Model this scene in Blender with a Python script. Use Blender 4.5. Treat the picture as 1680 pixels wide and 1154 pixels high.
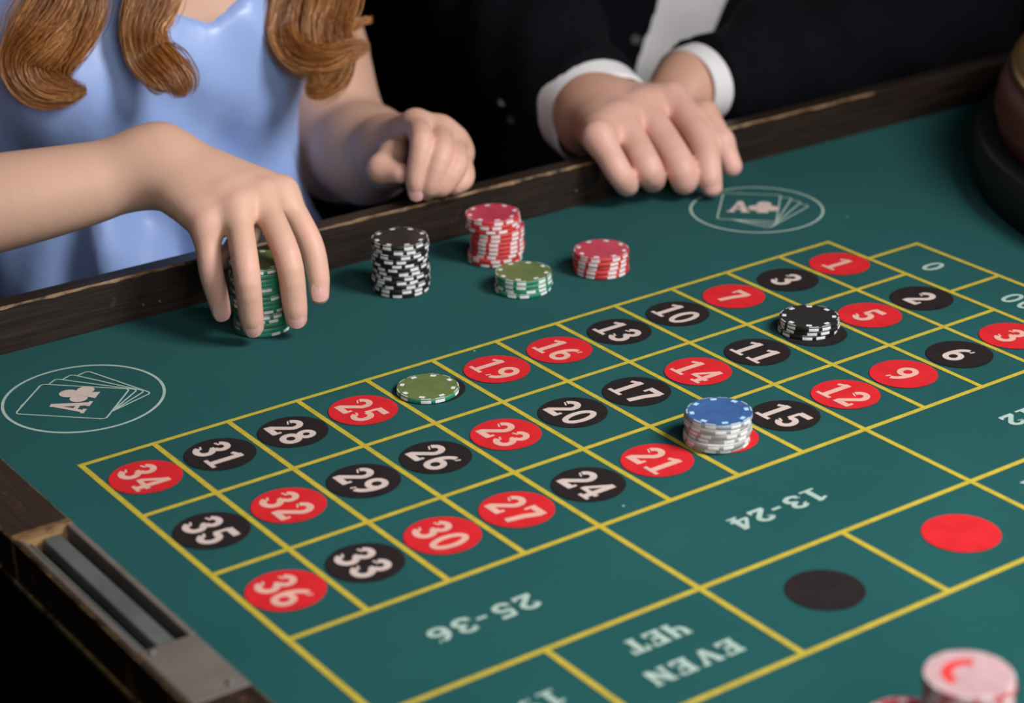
import bpy, bmesh, math, random
import numpy as np
from mathutils import Vector, Matrix

random.seed(7)
rng = np.random.default_rng(11)
for o in list(bpy.data.objects):
    bpy.data.objects.remove(o, do_unlink=True)
scene = bpy.context.scene
COL = scene.collection

# ------------------------------------------------------------------ camera
Z0 = 0.76                       # height of the felt above the floor
W, H = 1680, 1154
FPX = 3520.05                   # focal length in pixels (from the layout grid)
RC = np.array([[0.8177307, -0.5751798, -0.0220168],
               [-0.2481071, -0.3177024, -0.9151546],
               [0.5193836, 0.7538126, -0.4025012]])      # rows: right, down, forward
CC = np.array([-0.4538822, -1.1317709, 0.5931358 + Z0])
cam_data = bpy.data.cameras.new('camera')
cam_data.sensor_fit = 'HORIZONTAL'
cam_data.sensor_width = 36.0
cam_data.lens = FPX / W * 36.0
cam_data.clip_start = 0.05
cam_data.dof.use_dof = True
cam_data.dof.focus_distance = 1.42
cam_data.dof.aperture_fstop = 5.0
cam = bpy.data.objects.new('camera', cam_data)
COL.objects.link(cam)
m = Matrix.Identity(4)
for i in range(3):
    m[i][0] = RC[0][i]
    m[i][1] = -RC[1][i]
    m[i][2] = -RC[2][i]
    m[i][3] = CC[i]
cam.matrix_world = m
scene.camera = cam

# ------------------------------------------------------------------ world, lights, exposure
world = bpy.data.worlds.new('world')
scene.world = world
world.use_nodes = True
world.node_tree.nodes['Background'].inputs[0].default_value = (0.9, 0.95, 1.0, 1)
world.node_tree.nodes['Background'].inputs[1].default_value = 0.035
scene.view_settings.view_transform = 'Standard'
scene.view_settings.look = 'None'
scene.view_settings.exposure = 0.16
scene.view_settings.gamma = 1.0
scene.view_settings.use_curve_mapping = False


def area_light(name, loc, target, size, power, color, spread=180):
    d = bpy.data.lights.new(name, 'AREA')
    d.shape = 'DISK'
    d.size = size
    d.energy = power
    d.color = color
    d.spread = math.radians(spread)
    o = bpy.data.objects.new(name, d)
    COL.objects.link(o)
    o.location = loc
    o.rotation_euler = (Vector(target) - Vector(loc)).to_track_quat('-Z', 'Y').to_euler()
    return o


area_light('key_light', (0.80, -1.00, Z0 + 1.05), (0.14, -0.20, Z0), 0.55, 8.8, (1.0, 0.97, 0.94), 105)
area_light('fill_light', (-0.20, -1.80, Z0 + 0.80), (0.30, 0.2, Z0 + 0.05), 1.1, 12.5, (1.0, 0.98, 0.97))


# ------------------------------------------------------------------ pixel -> place helpers
def ray(px, py):
    return RC.T @ np.array([(px - W / 2) / FPX, (py - H / 2) / FPX, 1.0])


def D(px, py, d):
    """a point at distance d along the optical axis"""
    return CC + ray(px, py) * d


def atz(px, py, z=0.0):
    """a point on a level plane z above the felt"""
    r = ray(px, py)
    return CC + r * ((z + Z0 - CC[2]) / r[2])


# ------------------------------------------------------------------ object helpers
def link(o, parent=None):
    COL.objects.link(o)
    if parent is not None:
        o.parent = parent
    return o


def mesh_obj(name, verts, faces, mat=None, parent=None, smooth=False, loc=None):
    me = bpy.data.meshes.new(name)
    me.from_pydata([tuple(v) for v in verts], [], [tuple(f) for f in faces])
    me.update()
    if smooth:
        me.polygons.foreach_set('use_smooth', [True] * len(me.polygons))
    o = bpy.data.objects.new(name, me)
    if mat:
        me.materials.append(mat)
    if loc is not None:
        o.location = loc
    return link(o, parent)


def bm_obj(name, bm, mat=None, parent=None, smooth=False, loc=None):
    me = bpy.data.meshes.new(name)
    bm.to_mesh(me)
    bm.free()
    if smooth:
        me.polygons.foreach_set('use_smooth', [True] * len(me.polygons))
    o = bpy.data.objects.new(name, me)
    if mat:
        me.materials.append(mat)
    if loc is not None:
        o.location = loc
    return link(o, parent)


def empty(name, loc, parent=None):
    o = bpy.data.objects.new(name, None)
    o.empty_display_size = 0.03
    o.location = loc
    return link(o, parent)


def tag(o, label=None, cat=None, group=None, kind=None):
    if label:
        o['label'] = label
    if cat:
        o['category'] = cat
    if group:
        o['group'] = group
    if kind:
        o['kind'] = kind
    return o


def box_bm(x0, x1, y0, y1, z0, z1, bevel=0.0, seg=2):
    bm = bmesh.new()
    bmesh.ops.create_cube(bm, size=1)
    for v in bm.verts:
        v.co = Vector(((x0 + x1) / 2 + v.co.x * (x1 - x0), (y0 + y1) / 2 + v.co.y * (y1 - y0),
                       (z0 + z1) / 2 + v.co.z * (z1 - z0)))
    if bevel > 0:
        bmesh.ops.bevel(bm, geom=bm.edges[:], offset=bevel, segments=seg, affect='EDGES', profile=0.5)
    return bm


def lathe(name, profile, mat, parent=None, seg=96, loc=None, smooth=True, close=False):
    vs, fs = [], []
    n = len(profile)
    for i in range(seg):
        a = 2 * math.pi * i / seg
        for r, z in profile:
            vs.append((r * math.cos(a), r * math.sin(a), z))
    for i in range(seg):
        j = (i + 1) % seg
        rng_n = n if close else n - 1
        for k in range(rng_n):
            k2 = (k + 1) % n
            fs.append((i * n + k, j * n + k, j * n + k2, i * n + k2))
    o = mesh_obj(name, vs, fs, mat, parent, smooth, loc)
    return o


# ------------------------------------------------------------------ materials
def new_mat(name):
    mt = bpy.data.materials.new(name)
    mt.use_nodes = True
    nt = mt.node_tree
    return mt, nt, nt.nodes['Principled BSDF']


def mat_plain(name, col, rough=0.5, spec=0.5, noise=0.0, nscale=60.0, bump=0.0, bscale=400.0, metal=0.0, coat=0.0):
    mt, nt, b = new_mat(name)
    b.inputs['Base Color'].default_value = (*col, 1)
    b.inputs['Roughness'].default_value = rough
    b.inputs['Specular IOR Level'].default_value = spec
    b.inputs['Metallic'].default_value = metal
    b.inputs['Coat Weight'].default_value = coat
    tc = nt.nodes.new('ShaderNodeTexCoord')
    if noise > 0:
        n = nt.nodes.new('ShaderNodeTexNoise')
        n.inputs['Scale'].default_value = nscale
        n.inputs['Detail'].default_value = 5
        nt.links.new(tc.outputs['Object'], n.inputs['Vector'])
        r = nt.nodes.new('ShaderNodeValToRGB')
        r.color_ramp.elements[0].position = 0.3
        r.color_ramp.elements[1].position = 0.7
        r.color_ramp.elements[0].color = (*[c * (1 - noise) for c in col], 1)
        r.color_ramp.elements[1].color = (*[min(1, c * (1 + noise)) for c in col], 1)
        nt.links.new(n.outputs['Fac'], r.inputs['Fac'])
        nt.links.new(r.outputs['Color'], b.inputs['Base Color'])
    if bump > 0:
        n2 = nt.nodes.new('ShaderNodeTexNoise')
        n2.inputs['Scale'].default_value = bscale
        n2.inputs['Detail'].default_value = 3
        nt.links.new(tc.outputs['Object'], n2.inputs['Vector'])
        bp = nt.nodes.new('ShaderNodeBump')
        bp.inputs['Strength'].default_value = bump
        bp.inputs['Distance'].default_value = 0.001
        nt.links.new(n2.outputs['Fac'], bp.inputs['Height'])
        nt.links.new(bp.outputs['Normal'], b.inputs['Normal'])
    return mt


def mat_felt():
    mt, nt, b = new_mat('green_felt')
    L = nt.links
    tc = nt.nodes.new('ShaderNodeTexCoord')
    n1 = nt.nodes.new('ShaderNodeTexNoise')
    n1.inputs['Scale'].default_value = 9
    n1.inputs['Detail'].default_value = 6
    n2 = nt.nodes.new('ShaderNodeTexNoise')
    n2.inputs['Scale'].default_value = 900
    n2.inputs['Detail'].default_value = 2
    L.new(tc.outputs['Object'], n1.inputs['Vector'])
    L.new(tc.outputs['Object'], n2.inputs['Vector'])
    r1 = nt.nodes.new('ShaderNodeValToRGB')
    r1.color_ramp.elements[0].position = 0.3
    r1.color_ramp.elements[1].position = 0.72
    r1.color_ramp.elements[0].color = (0.0080, 0.070, 0.071, 1)
    r1.color_ramp.elements[1].color = (0.0110, 0.085, 0.086, 1)
    L.new(n1.outputs['Fac'], r1.inputs['Fac'])
    mx = nt.nodes.new('ShaderNodeMixRGB')
    mx.blend_type = 'MULTIPLY'
    mx.inputs['Fac'].default_value = 0.5
    L.new(r1.outputs['Color'], mx.inputs['Color1'])
    r2 = nt.nodes.new('ShaderNodeValToRGB')
    r2.color_ramp.elements[0].color = (0.55, 0.55, 0.55, 1)
    r2.color_ramp.elements[1].color = (1.35, 1.35, 1.35, 1)
    L.new(n2.outputs['Fac'], r2.inputs['Fac'])
    L.new(r2.outputs['Color'], mx.inputs['Color2'])
    # sparse lint
    v = nt.nodes.new('ShaderNodeTexVoronoi')
    v.inputs['Scale'].default_value = 34
    L.new(tc.outputs['Object'], v.inputs['Vector'])
    lt = nt.nodes.new('ShaderNodeMath')
    lt.operation = 'LESS_THAN'
    lt.inputs[1].default_value = 0.028
    L.new(v.outputs['Distance'], lt.inputs[0])
    sep = nt.nodes.new('ShaderNodeSeparateColor')
    L.new(v.outputs['Color'], sep.inputs['Color'])
    gt = nt.nodes.new('ShaderNodeMath')
    gt.operation = 'GREATER_THAN'
    gt.inputs[1].default_value = 0.86
    L.new(sep.outputs[0], gt.inputs[0])
    mu = nt.nodes.new('ShaderNodeMath')
    mu.operation = 'MULTIPLY'
    L.new(lt.outputs[0], mu.inputs[0])
    L.new(gt.outputs[0], mu.inputs[1])
    mx2 = nt.nodes.new('ShaderNodeMixRGB')
    L.new(mu.outputs[0], mx2.inputs['Fac'])
    L.new(mx.outputs['Color'], mx2.inputs['Color1'])
    mx2.inputs['Color2'].default_value = (0.35, 0.52, 0.48, 1)
    L.new(mx2.outputs['Color'], b.inputs['Base Color'])
    b.inputs['Roughness'].default_value = 0.95
    b.inputs['Specular IOR Level'].default_value = 0.1
    b.inputs['Sheen Weight'].default_value = 0.08
    b.inputs['Sheen Tint'].default_value = (0.5, 0.9, 0.9, 1)
    bp = nt.nodes.new('ShaderNodeBump')
    bp.inputs['Strength'].default_value = 0.25
    bp.inputs['Distance'].default_value = 0.0006
    L.new(n2.outputs['Fac'], bp.inputs['Height'])
    L.new(bp.outputs['Normal'], b.inputs['Normal'])
    return mt


def mat_wood(name, dark, light, stretch=(2, 60, 60), wear=None, wear_th=0.6, rough=0.45, wscale=25.0):
    """grained wood; 'wear' shows bare wood in patches"""
    mt, nt, b = new_mat(name)
    L = nt.links
    tc = nt.nodes.new('ShaderNodeTexCoord')
    mp = nt.nodes.new('ShaderNodeMapping')
    mp.inputs['Scale'].default_value = stretch
    L.new(tc.outputs['Object'], mp.inputs['Vector'])
    n = nt.nodes.new('ShaderNodeTexNoise')
    n.inputs['Scale'].default_value = 6
    n.inputs['Detail'].default_value = 8
    n.inputs['Roughness'].default_value = 0.65
    L.new(mp.outputs['Vector'], n.inputs['Vector'])
    r = nt.nodes.new('ShaderNodeValToRGB')
    r.color_ramp.elements[0].position = 0.32
    r.color_ramp.elements[1].position = 0.75
    r.color_ramp.elements[0].color = (*dark, 1)
    r.color_ramp.elements[1].color = (*light, 1)
    L.new(n.outputs['Fac'], r.inputs['Fac'])
    out = r.outputs['Color']
    if wear:
        w = nt.nodes.new('ShaderNodeTexNoise')
        w.inputs['Scale'].default_value = wscale
        w.inputs['Detail'].default_value = 6
        w.inputs['Roughness'].default_value = 0.7
        L.new(tc.outputs['Object'], w.inputs['Vector'])
        rr = nt.nodes.new('ShaderNodeValToRGB')
        rr.color_ramp.elements[0].position = wear_th - 0.06
        rr.color_ramp.elements[1].position = wear_th + 0.06
        rr.color_ramp.elements[0].color = (0, 0, 0, 1)
        rr.color_ramp.elements[1].color = (1, 1, 1, 1)
        L.new(w.outputs['Fac'], rr.inputs['Fac'])
        mx = nt.nodes.new('ShaderNodeMixRGB')
        L.new(rr.outputs['Color'], mx.inputs['Fac'])
        L.new(out, mx.inputs['Color1'])
        mx.inputs['Color2'].default_value = (*wear, 1)
        out = mx.outputs['Color']
    L.new(out, b.inputs['Base Color'])
    b.inputs['Roughness'].default_value = rough
    bp = nt.nodes.new('ShaderNodeBump')
    bp.inputs['Strength'].default_value = 0.3
    bp.inputs['Distance'].default_value = 0.001
    L.new(n.outputs['Fac'], bp.inputs['Height'])
    L.new(bp.outputs['Normal'], b.inputs['Normal'])
    return mt


def mat_skin(name, base, pink):
    mt, nt, b = new_mat(name)
    L = nt.links
    at = nt.nodes.new('ShaderNodeAttribute')
    at.attribute_name = 'flush'
    tc = nt.nodes.new('ShaderNodeTexCoord')
    n = nt.nodes.new('ShaderNodeTexNoise')
    n.inputs['Scale'].default_value = 55
    n.inputs['Detail'].default_value = 5
    L.new(tc.outputs['Object'], n.inputs['Vector'])
    ad = nt.nodes.new('ShaderNodeMath')
    ad.operation = 'MULTIPLY_ADD'
    L.new(n.outputs['Fac'], ad.inputs[0])
    ad.inputs[1].default_value = 0.5
    ad.inputs[2].default_value = -0.25
    a2 = nt.nodes.new('ShaderNodeMath')
    a2.operation = 'ADD'
    a2.use_clamp = True
    L.new(ad.outputs[0], a2.inputs[0])
    L.new(at.outputs['Fac'], a2.inputs[1])
    mx = nt.nodes.new('ShaderNodeMixRGB')
    L.new(a2.outputs[0], mx.inputs['Fac'])
    mx.inputs['Color1'].default_value = (*base, 1)
    mx.inputs['Color2'].default_value = (*pink, 1)
    L.new(mx.outputs['Color'], b.inputs['Base Color'])
    b.inputs['Roughness'].default_value = 0.5
    b.inputs['Specular IOR Level'].default_value = 0.35
    b.inputs['Subsurface Weight'].default_value = 0.12
    b.inputs['Subsurface Radius'].default_value = (1.0, 0.35, 0.2)
    b.inputs['Subsurface Scale'].default_value = 0.004
    n2 = nt.nodes.new('ShaderNodeTexNoise')
    n2.inputs['Scale'].default_value = 350
    n2.inputs['Detail'].default_value = 4
    L.new(tc.outputs['Object'], n2.inputs['Vector'])
    bp = nt.nodes.new('ShaderNodeBump')
    bp.inputs['Strength'].default_value = 0.18
    bp.inputs['Distance'].default_value = 0.0008
    L.new(n2.outputs['Fac'], bp.inputs['Height'])
    L.new(bp.outputs['Normal'], b.inputs['Normal'])
    return mt


def mat_hair():
    mt, nt, b = new_mat('auburn_hair')
    L = nt.links
    g = nt.nodes.new('ShaderNodeNewGeometry')
    r = nt.nodes.new('ShaderNodeValToRGB')
    r.color_ramp.elements[0].color = (0.19, 0.062, 0.013, 1)
    r.color_ramp.elements[1].color = (0.74, 0.39, 0.15, 1)
    e = r.color_ramp.elements.new(0.55)
    e.color = (0.43, 0.165, 0.038, 1)
    at = nt.nodes.new('ShaderNodeAttribute')
    at.attribute_name = 'flush'
    mm = nt.nodes.new('ShaderNodeMath')
    mm.operation = 'MULTIPLY_ADD'
    mm.use_clamp = True
    L.new(g.outputs['Random Per Island'], mm.inputs[0])
    mm.inputs[1].default_value = 0.28
    L.new(at.outputs['Fac'], mm.inputs[2])
    L.new(mm.outputs[0], r.inputs['Fac'])
    L.new(r.outputs['Color'], b.inputs['Base Color'])
    b.inputs['Roughness'].default_value = 0.38
    b.inputs['Specular IOR Level'].default_value = 0.6
    return mt


def mat_satin():
    mt, nt, b = new_mat('blue_satin')
    L = nt.links
    b.inputs['Base Color'].default_value = (0.32, 0.46, 0.85, 1)
    b.inputs['Roughness'].default_value = 0.36
    b.inputs['Specular IOR Level'].default_value = 0.55
    b.inputs['Sheen Weight'].default_value = 0.25
    b.inputs['Sheen Roughness'].default_value = 0.4
    tc = nt.nodes.new('ShaderNodeTexCoord')
    n2 = nt.nodes.new('ShaderNodeTexNoise')
    n2.inputs['Scale'].default_value = 16
    n2.inputs['Detail'].default_value = 3
    L.new(tc.outputs['Object'], n2.inputs['Vector'])
    bp = nt.nodes.new('ShaderNodeBump')
    bp.inputs['Strength'].default_value = 0.35
    bp.inputs['Distance'].default_value = 0.006
    L.new(n2.outputs['Fac'], bp.inputs['Height'])
    L.new(bp.outputs['Normal'], b.inputs['Normal'])
    return mt


M = {}
M['felt'] = mat_felt()
M['yellow'] = mat_plain('yellow_print', (0.50, 0.395, 0.042), 0.85, 0.15, 0.12, 120, 0.3, 900)
M['red'] = mat_plain('red_print', (0.60, 0.017, 0.024), 0.85, 0.15, 0.12, 60, 0.3, 900)
M['black'] = mat_plain('black_print', (0.017, 0.012, 0.013), 0.85, 0.15, 0.2, 60, 0.3, 900)
M['cream'] = mat_plain('cream_print', (0.60, 0.49, 0.455), 0.85, 0.15, 0.08, 90, 0.3, 900)
M['rose_cream'] = mat_plain('rose_cream_print', (0.70, 0.40, 0.33), 0.85, 0.15, 0.08, 90, 0.3, 900)
M['pale'] = mat_plain('pale_green_print', (0.37, 0.50, 0.445), 0.85, 0.15, 0.1, 90, 0.3, 900)
M['wood'] = mat_wood('dark_rail_wood', (0.006, 0.004, 0.003), (0.040, 0.022, 0.014), (3, 70, 70), (0.11, 0.05, 0.028), 0.70)
M['woodx'] = mat_wood('dark_side_wood', (0.006, 0.004, 0.003), (0.034, 0.019, 0.012), (70, 3, 70), (0.20, 0.10, 0.05), 0.66)
M['worn'] = mat_wood('worn_edge_wood', (0.10, 0.05, 0.02), (0.42, 0.26, 0.11), (3, 60, 60), (0.016, 0.01, 0.007), 0.56, 0.6, 60.0)
M['steel'] = mat_plain('brushed_steel', (0.115, 0.130, 0.128), 0.45, 0.5, 0.2, 30, 0.0, 1, metal=0.25)
M['plate'] = mat_plain('tarnished_plate', (0.17, 0.146, 0.132), 0.55, 0.4, 0.15, 40, 0.2, 200, metal=0.2)
M['slot'] = mat_plain('slot_interior', (0.012, 0.010, 0.009), 0.7)
M['skin_w'] = mat_skin('fair_skin', (0.66, 0.405, 0.300), (0.76, 0.420, 0.350))
M['skin_m'] = mat_skin('ruddy_skin', (0.62, 0.350, 0.250), (0.82, 0.475, 0.430))
M['nail'] = mat_plain('fingernail', (0.74, 0.42, 0.38), 0.25, 0.5)
M['hair'] = mat_hair()
M['satin'] = mat_satin()
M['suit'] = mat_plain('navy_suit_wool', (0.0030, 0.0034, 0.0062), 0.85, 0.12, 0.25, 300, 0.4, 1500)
M['shirt'] = mat_plain('white_shirt_cotton', (0.82, 0.80, 0.825), 0.75, 0.2, 0.0, 1, 0.2, 1200)
M['button'] = mat_plain('dark_horn_button', (0.03, 0.028, 0.03), 0.35, 0.5)
M['darkroom'] = mat_plain('dark_wall_paint', (0.004, 0.004, 0.004), 0.9, 0.1, 0.2, 4)
M['floor'] = mat_plain('dark_carpet', (0.005, 0.005, 0.005), 0.95, 0.1, 0.3, 40)
M['brass'] = mat_plain('brass', (0.55, 0.34, 0.12), 0.35, 0.5, 0.15, 20, metal=0.9)
M['mahogany'] = mat_wood('mahogany', (0.085, 0.018, 0.007), (0.22, 0.050, 0.018), (8, 8, 60), rough=0.5)
M['gloss_black'] = mat_plain('black_lacquer', (0.003, 0.003, 0.003), 0.45, 0.3, 0.1, 20)
CH = {}
for nm, body, face in (('green', (0.022, 0.235, 0.145), (0.125, 0.175, 0.055)),
                       ('black', (0.010, 0.011, 0.012), (0.020, 0.019, 0.018)),
                       ('red', (0.58, 0.040, 0.035), (0.50, 0.045, 0.085)),
                       ('blue', (0.34, 0.40, 0.47), (0.036, 0.105, 0.29)),
                       ('grey', (0.40, 0.385, 0.385), (0.42, 0.41, 0.41)),
                       ('pink', (0.58, 0.07, 0.07), (0.52, 0.33, 0.35))):
    CH[nm] = (mat_plain(nm + '_chip_body', body, 0.42, 0.45, 0.08, 200), mat_plain(nm + '_chip_face', face, 0.4, 0.5, 0.10, 120, 0.25, 500))
M['chipwhite'] = mat_plain('chip_white', (0.76, 0.78, 0.78), 0.45, 0.4)
M['chipskyblue'] = mat_plain('chip_pale_blue_dot', (0.42, 0.66, 0.90), 0.45, 0.4)
M['chipred'] = mat_plain('chip_red_print', (0.66, 0.05, 0.045), 0.45, 0.4)

# ------------------------------------------------------------------ the room (dark)
def struct(o):
    o['kind'] = 'structure'
    return o


struct(bm_obj('floor', box_bm(-3, 4, -3, 4, -0.05, 0.0), M['floor']))
struct(bm_obj('wall_back', box_bm(-3, 4, 4.0, 4.1, 0, 2.9), M['darkroom']))
struct(bm_obj('wall_right', box_bm(4.0, 4.1, -3, 4, 0, 2.9), M['darkroom']))
struct(bm_obj('wall_left', box_bm(-3.1, -3.0, -3, 4, 0, 2.9), M['darkroom']))

# ------------------------------------------------------------------ the roulette table
S = 0.052                                   # width of one number box
U = [0, .9549, 1.9719, 2.9583, 3.9797, 4.9898, 6.0056, 7.0004, 8.0096, 9.0133, 10.0216, 11.026, 11.9933]
V = [0, 1.6227, 3.3028, 4.9585, 6.6876, 8.3118]
table = empty('roulette_table', (0, 0, 0))
tag(table, 'roulette table with printed green felt layout and worn dark wooden rail', 'table')
XL, XR, YF, YB = -0.0375, 1.62, -0.80, 0.19
ROT = -0.0135                                # the felt lies slightly askew of the back rail


def yb(x):
    return 0.1925 + ROT * x


fz = Z0
bm = bmesh.new()
pts = [(XL, YF), (XR, YF), (XR, yb(XR)), (XL, yb(XL))]
top = [bm.verts.new((x, y, fz)) for x, y in pts]
bot = [bm.verts.new((x, y, fz - 0.004)) for x, y in pts]
bm.faces.new(top)
bm.faces.new(bot[::-1])
for i in range(4):
    j = (i + 1) % 4
    bm.faces.new((top[i], bot[i], bot[j], top[j]))
bmesh.ops.recalc_face_normals(bm, faces=bm.faces)
bm_obj('felt', bm, M['felt'], table)
bm_obj('table_base', box_bm(-0.062, XR, YF + 0.02, 0.185, 0.0, Z0 - 0.0245), M['gloss_black'], table)


def worn_bar(name, a, b, width, z0, z1, mat, mat_edge, parent, bev=0.0016, n=40, side=1):
    """a rail from a to b (x,y), its front upper arris rubbed down to bare wood in an uneven strip"""
    a = np.array(a, float)
    b = np.array(b, float)
    d = (b - a) / np.linalg.norm(b - a)
    nrm = np.array([-d[1], d[0]]) * side         # away from the front face
    vs, fs, mi = [], [], []
    prof_n = 8
    for i in range(n + 1):
        t = i / n
        p = a + (b - a) * t
        w1 = bev * (0.55 + 0.75 * abs(math.sin(i * 1.7) * math.sin(i * 0.61 + 1)) + 0.25 * random.random())
        w2 = bev * (0.55 + 0.75 * abs(math.sin(i * 1.3 + 2) * math.sin(i * 0.47)) + 0.25 * random.random())
        prof = [(0, z0), (0, z1 - w1), (w2, z1), (width - bev * .7, z1), (width, z1 - bev * .7), (width, z0)]
        for o_, z in prof:
            q = p + nrm * o_
            vs.append((q[0], q[1], z))
    k = 6
    for i in range(n):
        for j in range(k):
            j2 = (j + 1) % k
            fs.append((i * k + j, (i + 1) * k + j, (i + 1) * k + j2, i * k + j2))
            mi.append(1 if j in (1, 3) else 0)
    fs.append(tuple(range(k)))
    mi.append(0)
    fs.append(tuple(n * k + j for j in range(k))[::-1])
    mi.append(0)
    o = mesh_obj(name, vs, fs, mat, parent)
    o.data.materials.append(mat_edge)
    o.data.polygons.foreach_set('material_index', mi)
    bm2 = bmesh.new()
    bm2.from_mesh(o.data)
    bmesh.ops.recalc_face_normals(bm2, faces=bm2.faces)
    bm2.to_mesh(o.data)
    bm2.free()
    return o


# back rail
worn_bar('back_rail', (-0.075, yb(-0.075)), (0.845, yb(0.845)), 0.0172, Z0 - 0.035, Z0 + 0.0345, M['wood'], M['worn'], table, 0.0016, 100)
worn_bar('back_rail', (0.845, yb(0.845)), (XR, yb(XR)), 0.0172, Z0 - 0.035, Z0 + 0.0345, M['wood'], M['wood'], table, 0.0012, 50)
for sx in (0.137, 0.150, 0.268, 0.352, 0.52, 0.60):
    bm = bmesh.new()
    bmesh.ops.create_uvsphere(bm, u_segments=8, v_segments=6, radius=0.0011)
    bm_obj('tack_head', bm, M['steel'], table, True, (sx, yb(sx) - 0.0002, Z0 + 0.016 + 0.006 * math.sin(sx * 31)))
# left side rail with the coin tray let into it
RX0, RX1, RZ0, RZ1 = -0.0752, -0.0378, Z0 - 0.024, Z0 + 0.004
worn_bar('side_rail', (RX0, 0.1925), (RX0, -0.0685), RX1 - RX0, RZ0, RZ1, M['woodx'], M['worn'], table, 0.0012, 40)
worn_bar('side_rail', (RX0, -0.290), (RX0, -0.80), RX1 - RX0, RZ0, RZ1, M['woodx'], M['worn'], table, 0.0018, 40)
worn_bar('tray_sill', (RX0, -0.0675), (RX0, -0.0735), RX1 - RX0, RZ0, RZ1 + 0.0006, M['worn'], M['worn'], table, 0.0012, 6)
bm_obj('tray_bed', box_bm(RX0 + 0.001, RX1, -0.292, -0.072, RZ0 + 0.002, RZ1 - 0.012), M['slot'], table)
worn_bar('tray_outer_wall', (RX0, -0.0735), (RX0, -0.292), 0.0032, RZ0, RZ1, M['woodx'], M['worn'], table, 0.0008, 40)
for x0, x1, zt in ((-0.0715, -0.0690, -0.001), (-0.0425, -0.0385, 0.0005)):
    bm_obj('tray_frame_bar', box_bm(x0, x1, -0.2285, -0.0735, RZ1 - 0.012, RZ1 + zt, 0.0008), M['plate'], table)
for x0, x1, zt in ((-0.0675, -0.0650, -0.0035), (-0.0590, -0.0480, -0.0028)):
    bm_obj('steel_runner', box_bm(x0, x1, -0.2245, -0.0760, RZ1 - 0.012, RZ1 + zt, 0.0010), M['steel'], table)
bm_obj('cover_plate', box_bm(-0.0722, -0.0385, -0.2900, -0.2275, RZ1 - 0.006, RZ1 + 0.0004, 0.0012), M['plate'], table)
for px_, py_ in ((-0.0475, -0.283), (-0.0665, -0.233)):
    bm = bmesh.new()
    bmesh.ops.create_uvsphere(bm, u_segments=10, v_segments=6, radius=0.0022)
    bm_obj('screw', bm, M['steel'], table, True, (px_, py_, RZ1 + 0.0003))
bm_obj('side_rail_bead', box_bm(RX0 - 0.0012, RX0 + 0.002, -0.29, 0.19, RZ0 - 0.003, RZ0 + 0.0005, 0.0006), M['worn'], table)
bm_obj('right_rail', box_bm(XR, XR + 0.03, YF, yb(XR) + 0.017, Z0 - 0.035, Z0 + 0.0345, 0.001), M['wood'], table)


# ---- print on the felt
def line_quads(segs, w):
    vs, fs = [], []
    for (u0, v0), (u1, v1) in segs:
        a = np.array([u0 * S, -v0 * S])
        b = np.array([u1 * S, -v1 * S])
        d = (b - a) / np.linalg.norm(b - a)
        nn = np.array([-d[1], d[0]]) * w / 2
        a2 = a - d * w / 2
        b2 = b + d * w / 2
        k = len(vs)
        for p in (a2 - nn, b2 - nn, b2 + nn, a2 + nn):
            vs.append((p[0], p[1], 0))
        fs.append((k, k + 1, k + 2, k + 3))
    return vs, fs


segs = [((0, v), (U[12], v)) for v in V[:4]]
segs += [((0, V[4]), (U[12], V[4])), ((0, V[5]), (U[12], V[5]))]
for i in range(13):
    segs.append(((U[i], 0), (U[i], V[3])))
for i in (0, 4, 8, 12):
    segs.append(((U[i], V[3]), (U[i], V[4])))
for i in (0, 2, 4, 6, 8, 10, 12):
    segs.append(((U[i], V[4]), (U[i], V[5])))
z0v, z1v, z2v = 0.86, 2.48, 4.13
segs += [((12.0, z0v), (12.965, z0v)), ((12.965, z0v), (12.965, z2v)), ((12.0, z1v), (12.965, z1v)), ((12.0, z2v), (12.965, z2v))]
for i, (a, b) in enumerate(segs):
    vs, fs = line_quads([(a, b)], 0.070 * S)
    mesh_obj('layout_line', vs, fs, M['yellow'], table, loc=(0, 0, Z0 + 0.0002 + 0.000004 * i))


# glyph strokes in a box about 0.62 wide and 1 high
def arc(cx, cy, rx, ry, a0, a1, n=14):
    return [(cx + rx * math.cos(math.radians(a0 + (a1 - a0) * i / n)), cy + ry * math.sin(math.radians(a0 + (a1 - a0) * i / n))) for i in range(n + 1)]


def rect(x0, x1, y0, y1):
    return [((x0 + x1) / 2, y0), ((x0 + x1) / 2, y1)], x1 - x0


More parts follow.
